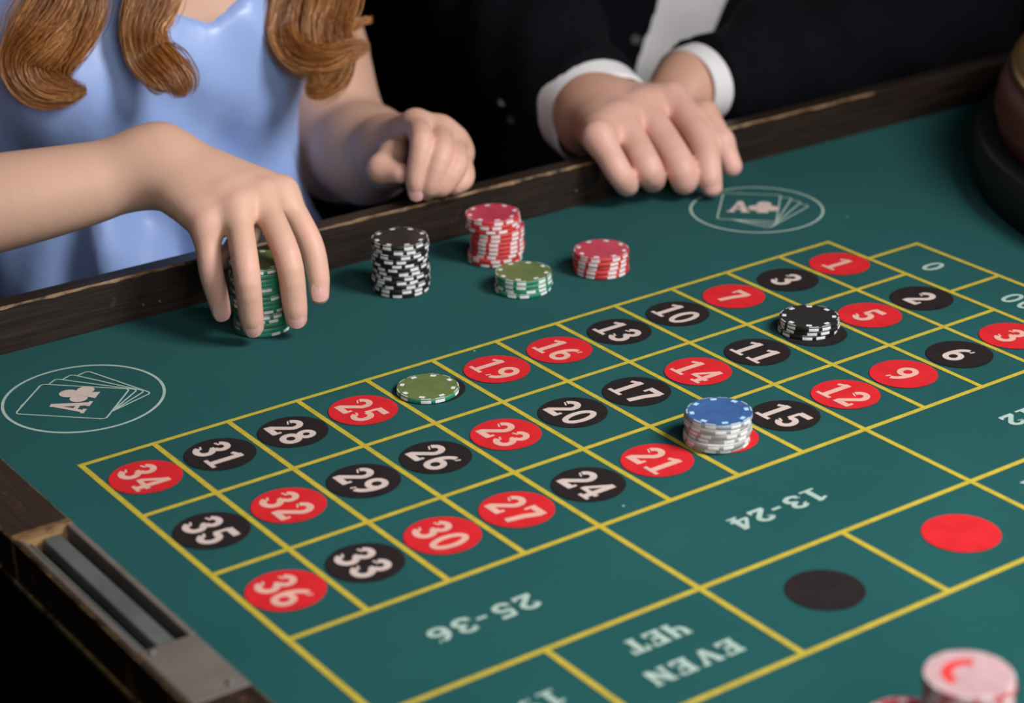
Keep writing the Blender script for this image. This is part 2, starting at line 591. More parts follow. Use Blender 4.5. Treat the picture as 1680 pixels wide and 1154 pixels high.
TT = 0.175
GL = {
    '0': [(arc(.31, .5, .215, .43, 0, 360, 28), TT * .92)],
    '1': [([(.33, 0), (.33, .98)], TT * 1.05), ([(.08, .055), (.58, .055)], .11), ([(.36, .94), (.08, .80)], .12)],
    '2': [(arc(.30, .70, .20, .22, 165, -35, 14) + [(.34, .42), (.12, .14)], TT), ([(.05, .09), (.56, .09)], .18), ([(.53, .04), (.53, .27)], .09), ([(.13, .66), (.15, .70)], .2)],
    '3': [(arc(.28, .735, .19, .185, 160, -80, 14), TT * .95), (arc(.28, .285, .215, .21, 85, -160, 16), TT), ([(.22, .52), (.32, .52)], .12), ([(.10, .76), (.12, .70)], .17), ([(.08, .25), (.10, .30)], .17)],
    '4': [([(.42, .98), (.42, 0)], TT), ([(.40, .94), (.06, .34)], .12), ([(.01, .31), (.60, .31)], .13), ([(.25, .05), (.59, .05)], .10)],
    '5': [([(.13, .90), (.55, .90)], .19), ([(.155, .90), (.135, .50)], .11), (arc(.28, .32, .205, .23, 125, -155, 18), TT), ([(.08, .24), (.10, .30)], .17)],
    '6': [(arc(.31, .30, .205, .215, 0, 360, 24), TT * .95), (arc(.43, .38, .33, .52, 185, 100, 12), TT * .95), ([(.44, .88), (.50, .86)], .15)],
    '7': [([(.05, .91), (.57, .91)], .18), ([(.095, .96), (.095, .68)], .09), ([(.51, .88), (.36, .46), (.28, 0)], TT * 1.1)],
    '8': [(arc(.31, .735, .165, .175, 0, 360, 24), TT * .9), (arc(.31, .28, .205, .205, 0, 360, 24), TT)],
    '9': [(arc(.31, .70, .205, .215, 0, 360, 24), TT * .95), (arc(.19, .62, .33, .52, 5, -80, 12), TT * .95), ([(.18, .12), (.12, .14)], .15)],
    '-': [([(.10, .42), (.40, .42)], .15)],
    'E': [([(.18, 0), (.18, 1)], .2), ([(.04, .07), (.58, .07)], .14), ([(.04, .93), (.58, .93)], .14), ([(.18, .5), (.46, .5)], .14), ([(.54, 0), (.54, .28)], .1), ([(.54, .72), (.54, 1)], .1), ([(.43, .36), (.43, .64)], .08)],
    'V': [([(.10, .98), (.34, .02)], .2), ([(.58, .98), (.34, .02)], .13), ([(-.02, .94), (.26, .94)], .11), ([(.46, .94), (.70, .94)], .11)],
    'N': [([(.12, .0), (.12, 1)], .13), ([(.12, .96), (.56, .04)], .2), ([(.58, 0), (.58, 1)], .13), ([(.0, .05), (.24, .05)], .1), ([(.46, .95), (.70, .95)], .1), ([(-.02, .95), (.14, .95)], .1)],
    '\u0427': [([(.14, 1), (.14, .62), (.20, .46), (.34, .42), (.5, .46)], .17), ([(.5, 0), (.5, 1)], .2), ([(.36, .05), (.64, .05)], .1), ([(.02, .95), (.26, .95)], .1), ([(.38, .95), (.62, .95)], .1)],
    '\u0422': [([(.31, 0), (.31, 1)], .2), ([(.02, .93), (.60, .93)], .14), ([(.06, .66), (.06, 1)], .1), ([(.56, .66), (.56, 1)], .1), ([(.16, .05), (.46, .05)], .1)],
    '\u041d': [([(.13, 0), (.13, 1)], .19), ([(.53, 0), (.53, 1)], .19), ([(.13, .5), (.53, .5)], .13), ([(.0, .05), (.26, .05)], .1), ([(.0, .95), (.26, .95)], .1), ([(.4, .05), (.66, .05)], .1), ([(.4, .95), (.66, .95)], .1)],
    'O': [(arc(.31, .5, .22, .42, 0, 360, 28), .19)],
    'D': [([(.14, 0), (.14, 1)], .19), ([(.0, .06), (.3, .06)], .12), ([(.0, .94), (.3, .94)], .12), (arc(.27, .5, .25, .44, 90, -90, 16), .17)],
    'A': [([(.34, 1.0), (.08, .02)], .13), ([(.32, 1.0), (.58, .02)], .2), ([(.16, .30), (.50, .30)], .12), ([(-.04, .05), (.24, .05)], .1), ([(.42, .05), (.74, .05)], .1)],
}


def stroke_mesh(strokes):
    vs, fs = [], []
    for lev, (ptsl, w) in enumerate(strokes):
        P = [np.array(p, float) for p in ptsl]
        n = len(P)
        closed = n > 3 and np.linalg.norm(P[0] - P[-1]) < 1e-6
        k = len(vs)
        for i in range(n):
            if closed:
                t = P[(i + 1) % (n - 1)] - P[(i - 1) % (n - 1)]
            else:
                t = P[min(i + 1, n - 1)] - P[max(i - 1, 0)]
            t = t / (np.linalg.norm(t) + 1e-9)
            nn = np.array([-t[1], t[0]]) * w / 2
            vs.append((*(P[i] - nn), lev * 1e-5))
            vs.append((*(P[i] + nn), lev * 1e-5))
        for i in range(n - 1):
            fs.append((k + 2 * i, k + 2 * i + 2, k + 2 * i + 3, k + 2 * i + 1))
    return vs, fs


def text_mesh(txt, height, pitch=0.68, xs=1.0):
    vs, fs = [], []
    x = 0
    for c in txt:
        g, f_ = stroke_mesh(GL[c])
        k = len(vs)
        vs += [(p[0] + x, p[1] - 0.5, p[2]) for p in g]
        fs += [tuple(i + k for i in q) for q in f_]
        x += pitch * (0.72 if c == '-' else 1.1 if c in 'VN' else 1.0)
    x -= pitch - 0.62
    return [((a - x / 2) * height * xs, b * height, c) for a, b, c in vs], fs


def put_text(name, txt, u, v, h, rot, mat, parent, z, pitch=0.68, xs=1.0):
    vs, fs = text_mesh(txt, h, pitch, xs)
    c, s = math.cos(rot), math.sin(rot)
    vs = [(c * x - s * y, s * x + c * y, q) for x, y, q in vs]
    return mesh_obj(name, vs, fs, mat, parent, loc=(u * S - (parent.location.x if parent else 0), -v * S - (parent.location.y if parent else 0), z - (parent.location.z if parent else 0)))


def disc(name, r, mat, parent, loc, n=40, ry=None):
    ry = ry or r
    vs = [(r * math.cos(2 * math.pi * i / n), ry * math.sin(2 * math.pi * i / n), 0) for i in range(n)]
    return mesh_obj(name, vs, [tuple(range(n))], mat, parent, loc=loc)


REDS = {1, 5, 7, 9, 12, 14, 16, 18, 19, 21, 23, 25, 27, 30, 32, 34, 36, 3}
for c in range(12):
    for r in range(3):
        num = 3 * (11 - c) + r + 1
        shown = 3 if num == 4 else num
        red = num in REDS
        uc = (U[c] + U[c + 1]) / 2
        vc = (V[r] + V[r + 1]) / 2 - 0.05
        sp = disc('number_spot', 0.435 * S, M['red'] if red else M['black'], table, (uc * S, -vc * S, Z0 + 0.00055))
        put_text('numeral', str(shown), uc - 0.02, vc + 0.0, 0.475 * S, -math.pi / 2, M['rose_cream'] if red else M['cream'], sp, Z0 + 0.00075, 0.69)
        sp.matrix_parent_inverse = Matrix.Identity(4)
put_text('zero_numeral', '0', 12.49, 1.66, 0.37 * S, -math.pi / 2, M['pale'], table, Z0 + 0.0004)
put_text('double_zero_numeral', '00', 12.49, 3.32, 0.37 * S, -math.pi / 2, M['pale'], table, Z0 + 0.0004, 0.78)
put_text('dozen_text', '25-36', 1.83, 5.82, 0.30 * S, math.pi, M['pale'], table, Z0 + 0.0004, 0.70, 1.38)
put_text('dozen_text', '13-24', 5.82, 5.86, 0.30 * S, math.pi, M['pale'], table, Z0 + 0.0004, 0.70, 1.38)
put_text('dozen_text', '1-12', 10.0, 5.86, 0.30 * S, math.pi, M['pale'], table, Z0 + 0.0004, 0.70, 1.38)
put_text('even_text', 'EVEN', 3.02, 7.77, 0.27 * S, math.pi, M['pale'], table, Z0 + 0.0004, 0.74, 1.42)
put_text('even_text_cyrillic', '\u0427\u0415\u0422'.replace('\u0415', 'E'), 3.0, 7.19, 0.27 * S, math.pi, M['pale'], table, Z0 + 0.0004, 0.70, 1.38)
put_text('range_text', '19-36', 1.0, 7.45, 0.28 * S, math.pi, M['pale'], table, Z0 + 0.0004, 0.70, 1.38)
put_text('odd_text', 'ODD', 9.0, 7.77, 0.27 * S, math.pi, M['pale'], table, Z0 + 0.0004, 0.74, 1.42)
put_text('odd_text_cyrillic', '\u041dE\u0427E\u0422', 9.0, 7.19, 0.27 * S, math.pi, M['pale'], table, Z0 + 0.0004, 0.70, 1.38)
put_text('range_text', '1-18', 11.0, 7.45, 0.28 * S, math.pi, M['pale'], table, Z0 + 0.0004, 0.70, 1.38)
disc('black_bet_spot', 0.425 * S, M['black'], table, (5.0 * S, -7.51 * S, Z0 + 0.0005))
disc('red_bet_spot', 0.435 * S, M['red'], table, (7.02 * S, -7.50 * S, Z0 + 0.0005))


# ace-of-clubs emblem: ring, fanned cards, letter and club
def emblem(u, v, rot):
    """rot: direction of reading in the table plane"""
    root = empty('card_emblem', (u * S, -v * S, Z0 + 0.0003), table)
    vs, fs = [], []
    n = 64
    for i in range(n):
        a = 2 * math.pi * i / n
        for r_ in (1.035, 0.995):
            vs.append((r_ * S * math.cos(a), r_ * S * math.sin(a), 0))
    for i in range(n):
        j = (i + 1) % n
        fs.append((2 * i, 2 * j, 2 * j + 1, 2 * i + 1))
    mesh_obj('emblem_ring', vs, fs, M['pale'], root)

    def rounded(w, h, r_, k=5):
        out = []
        for cx, cy, a0 in ((w / 2 - r_, h / 2 - r_, 0), (-w / 2 + r_, h / 2 - r_, 90), (-w / 2 + r_, -h / 2 + r_, 180), (w / 2 - r_, -h / 2 + r_, 270)):
            out += [(cx + r_ * math.cos(math.radians(a0 + 90 * i / k)), cy + r_ * math.sin(math.radians(a0 + 90 * i / k))) for i in range(k + 1)]
        return out

    def to_world(p):
        c, s = math.cos(rot), math.sin(rot)
        return (c * p[0] - s * p[1], s * p[0] + c * p[1])
    card = rounded(0.90, 1.19, 0.06)
    # card frame in emblem coordinates (x reading, y up); centre of the front card
    c0 = np.array((-0.12, 0.10))
    pv = np.array((-0.36, -0.48))            # the fan turns about the lower left
    polys = []
    for k in range(4):
        a = math.radians(-9.2 * k)
        ca, sa = math.cos(a), math.sin(a)
        cc = []
        for p in card:
            q = np.array(p) + c0 - pv
            cc.append((ca * q[0] - sa * q[1] + pv[0], sa * q[0] + ca * q[1] + pv[1]))
        polys.append(cc)

    def inside(p, poly):
        x, y = p
        ins = False
        for i in range(len(poly)):
            x1, y1 = poly[i]
            x2, y2 = poly[i - 1]
            if (y1 > y) != (y2 > y) and x < (x2 - x1) * (y - y1) / (y2 - y1) + x1:
                ins = not ins
        return ins
    for k, poly in enumerate(polys):
        vs, fs = [], []
        dense = []
        for i in range(len(poly)):
            a = np.array(poly[i])
            b = np.array(poly[(i + 1) % len(poly)])
            m_ = max(1, int(np.linalg.norm(b - a) / 0.03))
            for t in range(m_):
                dense.append((a + (b - a) * t / m_, a + (b - a) * (t + 1) / m_))
        for a, b in dense:
            mid = (a + b) / 2
            if any(inside(mid, polys[q]) for q in range(k)):
                continue
            d = (b - a) / np.linalg.norm(b - a)
            nn = np.array([-d[1], d[0]]) * 0.0125
            q0 = len(vs)
            for p in (a - nn, b - nn, b + nn, a + nn):
                w_ = to_world(p * S)
                vs.append((w_[0], w_[1], 0.00005 * k))
            fs.append((q0, q0 + 1, q0 + 2, q0 + 3))
        mesh_obj('card_outline', vs, fs, M['pale'], root)
    g, f_ = stroke_mesh(GL['A'])
    vs = [to_world(((p[0] * 0.46 - 0.43) * S, (p[1] * 0.50 - 0.16) * S)) for p in g]
    mesh_obj('emblem_letter', [(a, b, q[2]) for (a, b), q in zip(vs, g)], f_, M['cream'], root)
    vs, fs = [], []
    cx, cy = 0.10, 0.10

    def blob(x, y, rx, ry, n=20):
        k = len(vs)
        for i in range(n):
            w_ = to_world(((x + rx * math.cos(2 * math.pi * i / n)) * S, (y + ry * math.sin(2 * math.pi * i / n)) * S))
            vs.append((w_[0], w_[1], 1e-5 * len(fs)))
        fs.append(tuple(range(k, k + n)))
    blob(cx, cy + 0.14, 0.115, 0.125)
    blob(cx - 0.125, cy - 0.04, 0.115, 0.115)
    blob(cx + 0.125, cy - 0.04, 0.115, 0.115)
    blob(cx, cy + 0.02, 0.10, 0.10)
    k = len(vs)
    for p in ((cx - .03, cy), (cx - .10, cy - .25), (cx + .10, cy - .25), (cx + .03, cy)):
        w_ = to_world((p[0] * S, p[1] * S))
        vs.append((w_[0], w_[1], 1e-4))
    fs.append((k, k + 1, k + 2, k + 3))
    mesh_obj('emblem_club', vs, fs, M['cream'], root)


emblem(0.845, -1.75, math.radians(45))
emblem(12.10, -1.72, math.radians(-45))
# the scuffed bare patch beside the far emblem
a_, b_ = atz(1362, 292), atz(1428, 317)
vs, fs = [], []
for i in range(13):
    t = i / 12
    p = a_ + (b_ - a_) * t
    w_ = 0.0028 * math.sin(math.pi * t) + 0.0004 + 0.0009 * random.random()
    vs += [(p[0], p[1] - w_, 0), (p[0], p[1] + w_, 0)]
    if i:
        k = 2 * i
        fs.append((k - 2, k, k + 1, k - 1))
mesh_obj('felt_scuff', vs, fs, mat_plain('worn_felt', (0.075, 0.10, 0.085), 0.95, 0.1, 0.5, 300), table, loc=(0, 0, Z0 + 0.0003))

# ------------------------------------------------------------------ poker chips
CR, CT = 0.0207, 0.0033
chip_prof = [(0.0, 0.0), (CR - 0.00025, 0.0), (CR, 0.00025), (CR, CT - 0.0003), (CR - 0.0004, CT), (0.0140, CT), (0.0137, CT - 0.00025), (0.0, CT - 0.00025)]


def _lathe_mesh(name, prof, seg):
    vs, fs = [], []
    n = len(prof)
    for i in range(seg):
        a = 2 * math.pi * i / seg
        for r, z in prof:
            vs.append((r * math.cos(a), r * math.sin(a), z))
    for i in range(seg):
        j = (i + 1) % seg
        for k in range(n - 1):
            fs.append((i * n + k, j * n + k, j * n + k + 1, i * n + k + 1))
    me = bpy.data.meshes.new(name)
    me.from_pydata(vs, [], fs)
    me.update()
    bm = bmesh.new()
    bm.from_mesh(me)
    bmesh.ops.remove_doubles(bm, verts=bm.verts, dist=1e-6)
    bmesh.ops.dissolve_degenerate(bm, edges=bm.edges, dist=1e-7)
    bmesh.ops.recalc_face_normals(bm, faces=bm.faces)
    bm.to_mesh(me)
    bm.free()
    return me


def edge_block_mesh():
    vs, fs = [], []
    half = math.radians(9.3)
    n = 5
    for i in range(n + 1):
        a = -half + 2 * half * i / n
        for r, z in ((CR - 0.0009, CT + 0.00004), (CR - 0.0002, CT - 0.00005), (CR + 0.00010, CT / 2), (CR + 0.00010, 0.0003), (CR - 0.0003, 0.0000)):
            vs.append((r * math.cos(a), r * math.sin(a), z))
    for i in range(n):
        for k in range(4):
            fs.append((i * 5 + k, i * 5 + k + 1, (i + 1) * 5 + k + 1, (i + 1) * 5 + k))
    me = bpy.data.meshes.new('edge_block')
    me.from_pydata(vs, [], fs)
    me.materials.append(M['chipwhite'])
    return me


def dot_mesh(name, mat):
    me = bpy.data.meshes.new(name)
    w, h = 0.00135, 0.0019
    vs = [(0.0172 - w, -h, CT + 0.00005), (0.0172 + w, -h, CT + 0.00005), (0.0172 + w, h, CT + 0.00005), (0.0172 - w, h, CT + 0.00005)]
    me.from_pydata(vs, [], [(0, 1, 2, 3)])
    me.materials.append(mat)
    return me


EDGE = edge_block_mesh()
DOT = dot_mesh('face_dot', M['chipwhite'])
DOTB = dot_mesh('face_dot_blue', M['chipskyblue'])
CM = {}
for nm, (b_, f_) in CH.items():
    me = _lathe_mesh(nm + '_chip', chip_prof, 56)
    me.materials.append(b_)
    me.materials.append(f_)
    for p in me.polygons:
        c = p.center
        if c.z > CT - 0.0003 and math.hypot(c.x, c.y) < CR - 0.0002:
            p.material_index = 1
        p.use_smooth = abs(p.normal.z) < 0.9
    CM[nm] = me


def chip(color, loc, rot, label, group=None, top=False, pairs=5, full_face=True):
    o = bpy.data.objects.new('poker_chip', CM[color])
    link(o)
    o.location = loc
    o.rotation_euler = (0, 0, rot)
    tag(o, label, 'poker chip', group)
    if pairs:
        for i in range(pairs):
            for s in (-1, 1):
                e = bpy.data.objects.new('edge_block', EDGE)
                link(e, o)
                e.rotation_euler = (0, 0, 2 * math.pi * i / pairs + s * math.radians(13.2))
    if top:
        for i in range(8):
            e = bpy.data.objects.new('face_dot', DOTB if color == 'blue' else DOT)
            link(e, o)
            e.rotation_euler = (0, 0, 2 * math.pi * (i + .5) / 8)
    return o


def stack(px, py, colors, desc, group, jitter=0.0006, rots=None, offs=None, pos=None, pairs=5):
    p = atz(px, py) if pos is None else np.array(pos)
    n = len(colors)
    for i, c in enumerate(colors):
        z = Z0 + 0.0006 + i * (CT + 0.00005)
        dx = rng.normal(0, jitter)
        dy = rng.normal(0, jitter)
        if offs:
            dx += offs[i][0]
            dy += offs[i][1]
        r = rots[i] if rots else rng.uniform(0, 6.28)
        ordn = ('', 'second', 'third', 'fourth', 'fifth', 'sixth', 'seventh', 'eighth', 'ninth', 'tenth', 'eleventh', 'twelfth', 'thirteenth', 'fourteenth')
        if n == 1:
            lab = desc[0]
        elif i == n - 1:
            lab = desc[0]
        elif i == 0:
            lab = desc[1]
        else:
            lab = desc[2] + ', ' + ordn[i] + ' up from the felt'
        chip(c, (p[0] + dx, p[1] + dy, z), r, lab, group, top=(i == n - 1), pairs=pairs)
    return p


stack(659.7, 474, ['black'] * 12, ('black chip on top of the tall stack of twelve black chips by the rail',
      'lowest black chip of the tall black stack by the rail', 'black chip inside the tall black stack by the rail'), 'chips of the tall black stack', 0.0007)
cdir = np.array([0.8177, -0.5752])
offs = [(-0.0012 * cdir[0], -0.0012 * cdir[1])] * 2 + [(0.0008 * cdir[0], 0.0008 * cdir[1])] * 6 + [(-0.0022 * cdir[0], -0.0022 * cdir[1])] * 3
rots = [0.2, 0.6] + [1.15, 1.2, 1.24, 1.27, 1.3, 1.32] + [0.5, 0.25, 0.8]
stack(814.5, 425, ['red'] * 11, ('crimson chip on top of the tall red stack behind the green chips',
      'lowest chip of the tall red stack behind the green chips', 'red chip inside the tall red stack'), 'chips of the tall red stack', 0.0003, rots, offs)
stack(859.6, 474, ['green'] * 4, ('olive green chip on top of the short green stack in front of the red stack',
      'lowest chip of the short green stack in front of the red stack', 'green chip inside the short green stack'), 'chips of the short green stack', 0.0005)
stack(986.5, 444, ['red'] * 5, ('crimson chip on top of the low stack of five red chips',
      'lowest chip of the low stack of five red chips', 'red chip inside the low stack of five red chips'), 'chips of the low red stack', 0.0004, [0.9, 0.95, 1.0, 1.06, 1.1])
stack(702, 643, ['green'], ('single olive green chip lying on the layout between numbers 25 and 19',), None, 0, [math.radians(-113)])
stack(1326, 541, ['black'] * 3, ('black chip on top of the three black chips beside number 11',
      'lowest of the three black chips beside number 11', 'black chip of the three beside number 11'), 'black chips on the layout', 0.0005, [math.radians(a) for a in (-119, -115, -110)])
stack(1177, 723.5, ['grey'] * 5 + ['blue'], ('blue chip with pale dots on top of the grey chips beside number 15',
      'lowest grey chip under the blue chip beside number 15', 'grey chip stacked under the blue chip'), 'grey chips under the blue chip', 0.0007,
      None, [(0, 0)] * 5 + [(0.0006, -0.0004)])
GS = stack(432, 537, ['green'] * 15, ('green chip on top of the tall green stack held under the fingers',
      'lowest chip of the tall green stack held under the fingers', 'green chip inside the tall gripped green stack'), 'chips of the gripped green stack', 0.0005,
           [math.radians(a) for a in (-78, -12, -10, -112, -100, -92, -8, -14, -76, -10, -118, -6, -12, -8, -106)], pairs=2)
# near stack at the corner: its top sits about 57 mm above the felt
fp = atz(1590, 1108, 0.0565)
N1 = 17
ORD = ('first', 'second', 'third', 'fourth', 'fifth', 'sixth', 'seventh', 'eighth', 'ninth', 'tenth', 'eleventh', 'twelfth', 'thirteenth', 'fourteenth', 'fifteenth', 'sixteenth', 'seventeenth')
for i in range(N1):
    last = i == N1 - 1
    o = chip('pink' if last else 'red', (fp[0] + rng.normal(0, .0005), fp[1] + rng.normal(0, .0005), Z0 + 0.0006 + i * (CT + .00005)), rng.uniform(0, 6),
             'pale pink chip with red print topping the tall stack near the black bet spot' if last else 'red chip under the pale pink chip, ' + ORD[i] + ' up from the felt',
             'chips of the near red stack', False)
    if last:
        vs, fs = [], []
        n = 16
        for k in range(n + 1):
            a = math.radians(-35 + 150 * k / n)
            vs += [(0.0075 * math.cos(a), 0.0075 * math.sin(a), CT - 0.00005), (0.0128 * math.cos(a), 0.0128 * math.sin(a), CT - 0.00005)]
            if k:
                fs.append((2 * k - 2, 2 * k - 1, 2 * k + 1, 2 * k))
        q = mesh_obj('face_print', vs, fs, M['chipred'], o)
        q.rotation_euler = (0, 0, 0.9)
        o.rotation_euler = (0, 0, 0.3)
sp = atz(1490, 1186, 0.030)
for i in range(9):
    chip('red', (sp[0], sp[1], Z0 + 0.0006 + i * (CT + .00005)), rng.uniform(0, 6),
         'dull red chip on top of the shorter stack beside the pale pink chip' if i == 8 else 'red chip of the shorter stack beside the pale pink one, ' + ORD[i] + ' up from the felt', 'chips of the shorter near stack', i == 8)

# ------------------------------------------------------------------ roulette wheel
wc = (1.08, -0.20, Z0)
wheel = empty('roulette_bowl', wc)
tag(wheel, 'roulette wheel in a black based mahogany bowl at the end of the table', 'roulette wheel')
lathe('bowl_base', [(0.30, 0.0005), (0.350, 0.0005), (0.352, 0.006), (0.352, 0.036), (0.348, 0.042), (0.30, 0.042)], M['gloss_black'], wheel, 128, close=True)
lathe('bowl_wall', [(0.326, 0.040), (0.333, 0.042), (0.337, 0.056), (0.335, 0.072), (0.329, 0.086), (0.320, 0.091), (0.312, 0.088), (0.30, 0.078), (0.25, 0.062), (0.19, 0.050), (0.19, 0.042)], M['mahogany'], wheel, 128, close=True)
lathe('brass_rim', [(0.310, 0.089), (0.325, 0.089), (0.326, 0.094), (0.318, 0.098), (0.309, 0.095)], M['brass'], wheel, 128, close=True)
lathe('rotor', [(0.186, 0.045), (0.186, 0.055), (0.15, 0.060), (0.13, 0.052), (0.10, 0.056), (0.03, 0.075), (0.0, 0.076), (0.0, 0.045)], M['mahogany'], wheel, 96, close=True)
lathe('turret', [(0.0, 0.074), (0.022, 0.074), (0.012, 0.09), (0.009, 0.12), (0.016, 0.13), (0.010, 0.14), (0.0, 0.146)], M['brass'], wheel, 40)
for i in range(38):
    a = 2 * math.pi * i / 38
    c, s = math.cos(a), math.sin(a)
    bmx = box_bm(0.131, 0.150, -0.0008, 0.0008, 0.050, 0.061)
    o = bm_obj('fret', bmx, M['brass'], wheel)
    o.rotation_euler = (0, 0, a)
for i in range(8):
    a = 2 * math.pi * (i + .3) / 8
    o = bm_obj('deflector', box_bm(0.262, 0.290, -0.004, 0.004, 0.064, 0.073, 0.002), M['brass'], wheel)
    o.rotation_euler = (0, 0, a)


# ------------------------------------------------------------------ implicit surfaces for bodies and cloth
def smin(a, b, k):
    h = np.maximum(k - np.abs(a - b), 0) / k
    return np.minimum(a, b) - h * h * k * 0.25


def rc(P, a, b, ra, rb):
    a = np.asarray(a, np.float32)
    b = np.asarray(b, np.float32)
    ba = b - a
    pa = P - a
    h = np.clip((pa @ ba) / (ba @ ba + 1e-12), 0, 1)
    d = pa - h[:, None] * ba
    return np.sqrt((d * d).sum(1)) - (ra + (rb - ra) * h)


def ell(P, c, r):
    r = np.asarray(r, np.float32)
    q = (P - np.asarray(c, np.float32)) / r
    k0 = np.sqrt((q * q).sum(1)) + 1e-9
    q2 = q / r
    k1 = np.sqrt((q2 * q2).sum(1)) + 1e-9
    return k0 * (k0 - 1) / k1


def chain(P, pts, rad, k=0.004):
    d = None
    for i in range(len(pts) - 1):
        e = rc(P, pts[i], pts[i + 1], rad[i], rad[i + 1])
        d = e if d is None else (smin(d, e, k) if k > 0 else np.minimum(d, e))
    return d


def tube(P, pts, rad):
    """distance to a smooth tube: nearest point of the path, radius read there"""
    best = np.full(len(P), 1e9, np.float32)
    rr = np.zeros(len(P), np.float32)
    for i in range(len(pts) - 1):
        a = np.asarray(pts[i], np.float32)
        ba = np.asarray(pts[i + 1], np.float32) - a
        pa = P - a
        h = np.clip((pa @ ba) / (ba @ ba + 1e-12), 0, 1)
        d = pa - h[:, None] * ba
        d = np.sqrt((d * d).sum(1))
        m_ = d < best
        best = np.where(m_, d, best)
        rr = np.where(m_, rad[i] + (rad[i + 1] - rad[i]) * h, rr)
    return best - rr


def surface_nets(fn, lo, hi, h):
    lo = np.asarray(lo, np.float32)
    n = np.ceil((np.asarray(hi) - lo) / h).astype(int) + 1
    xs = [lo[i] + h * np.arange(n[i], dtype=np.float32) for i in range(3)]
    F = np.empty(n, np.float32)
    step = max(1, int(400000 // (n[1] * n[2])))
    for i in range(0, n[0], step):
        g = np.stack(np.meshgrid(xs[0][i:i + step], xs[1], xs[2], indexing='ij'), -1).reshape(-1, 3)
        F[i:i + step] = fn(g).reshape(-1, n[1], n[2])
    # close the surface at the edge of the block
    Sg = F < 0
    c = np.zeros(n - 1, np.int8)
    for dx in (0, 1):
        for dy in (0, 1):
            for dz in (0, 1):
                c += Sg[dx:n[0] - 1 + dx, dy:n[1] - 1 + dy, dz:n[2] - 1 + dz]
    act = (c > 0) & (c < 8)
    idx = np.argwhere(act)
    vid = np.full(n - 1, -1, np.int64)
    vid[act] = np.arange(len(idx))
    acc = np.zeros((len(idx), 3), np.float64)
    cnt = np.zeros(len(idx))
    for ax in range(3):
        o1, o2 = [a for a in range(3) if a != ax]
        for b1 in (0, 1):
            for b2 in (0, 1):
                off = np.zeros(3, int)
                off[o1] = b1
                off[o2] = b2
                A = idx + off
                B = A.copy()
                B[:, ax] += 1
                fa = F[A[:, 0], A[:, 1], A[:, 2]]
                fb = F[B[:, 0], B[:, 1], B[:, 2]]
                x = (fa < 0) != (fb < 0)
                t = np.where(x, fa / np.where(x, fa - fb, 1), 0)
                p = A.astype(float)
                p[:, ax] += t
                acc[x] += p[x]
                cnt[x] += 1
    verts = lo + h * (acc / cnt[:, None])
    quads = []
    for ax in range(3):
        o1, o2 = [(1, 2), (2, 0), (0, 1)][ax]
        sl0 = [slice(None)] * 3
        sl1 = [slice(None)] * 3
        sl0[ax] = slice(0, n[ax] - 1)
        sl1[ax] = slice(1, n[ax])
        for o_ in (o1, o2):
            sl0[o_] = slice(1, n[o_] - 1)
            sl1[o_] = slice(1, n[o_] - 1)
        sa = Sg[tuple(sl0)]
        sb = Sg[tuple(sl1)]
        e = np.argwhere(sa != sb)
        flip = sa[e[:, 0], e[:, 1], e[:, 2]]
        base = e.copy()
        base[:, o1] += 1
        base[:, o2] += 1
        q = []
        for d1, d2 in ((-1, -1), (0, -1), (0, 0), (-1, 0)):
            b_ = base.copy()
            b_[:, o1] += d1
            b_[:, o2] += d2
            q.append(vid[b_[:, 0], b_[:, 1], b_[:, 2]])
        q = np.stack(q, 1)
        q[~flip] = q[~flip][:, ::-1]
        quads.append(q)
    return verts, np.concatenate(quads)


def join_patches(patches):
    vs, fs = [], []
    k = 0
    for v, f_ in patches:
        vs.append(v)
        fs.append(f_ + k)
        k += len(v)
    return np.concatenate(vs), np.concatenate(fs)


def np_mesh(name, v, f_, mat, parent=None, loc=None, attr=None):
    base = np.asarray(loc if loc is not None else (0, 0, 0), float)
    me = bpy.data.meshes.new(name)
    v = v - base
    me.vertices.add(len(v))
    me.vertices.foreach_set('co', v.astype(np.float32).ravel())
    me.loops.add(f_.size)
    me.loops.foreach_set('vertex_index', f_.astype(np.int32).ravel())
    me.polygons.add(len(f_))
    me.polygons.foreach_set('loop_start', np.arange(0, f_.size, 4, dtype=np.int32))
    me.polygons.foreach_set('loop_total', np.full(len(f_), 4, np.int32))
    me.update(calc_edges=True)
    me.validate()
    me.polygons.foreach_set('use_smooth', [True] * len(me.polygons))
    if attr is not None:
        a = me.attributes.new('flush', 'FLOAT', 'POINT')
        a.data.foreach_set('value', attr.astype(np.float32))
    me.materials.append(mat)
    o = bpy.data.objects.new(name, me)
    o.location = base
    return link(o, parent)


def catmull(pts, n):
    P = [pts[0] * 2 - pts[1]] + list(pts) + [pts[-1] * 2 - pts[-2]]
    out = []
    segs_ = len(pts) - 1
    for i in range(n + 1):
        t = i / n * segs_
        k = min(int(t), segs_ - 1)
        u = t - k
        p0, p1, p2, p3 = P[k:k + 4]
        out.append(0.5 * ((2 * p1) + (-p0 + p2) * u + (2 * p0 - 5 * p1 + 4 * p2 - p3) * u * u + (-p0 + 3 * p1 - 3 * p2 + p3) * u ** 3))
    return np.array(out)


def smooth_path(pts, rad, n=12):
    t = np.linspace(0, 1, n + 1)
    pp = catmull([np.asarray(p) for p in pts], n)
    rr = np.interp(t, np.linspace(0, 1, len(rad)), rad)
    return list(pp), list(rr)


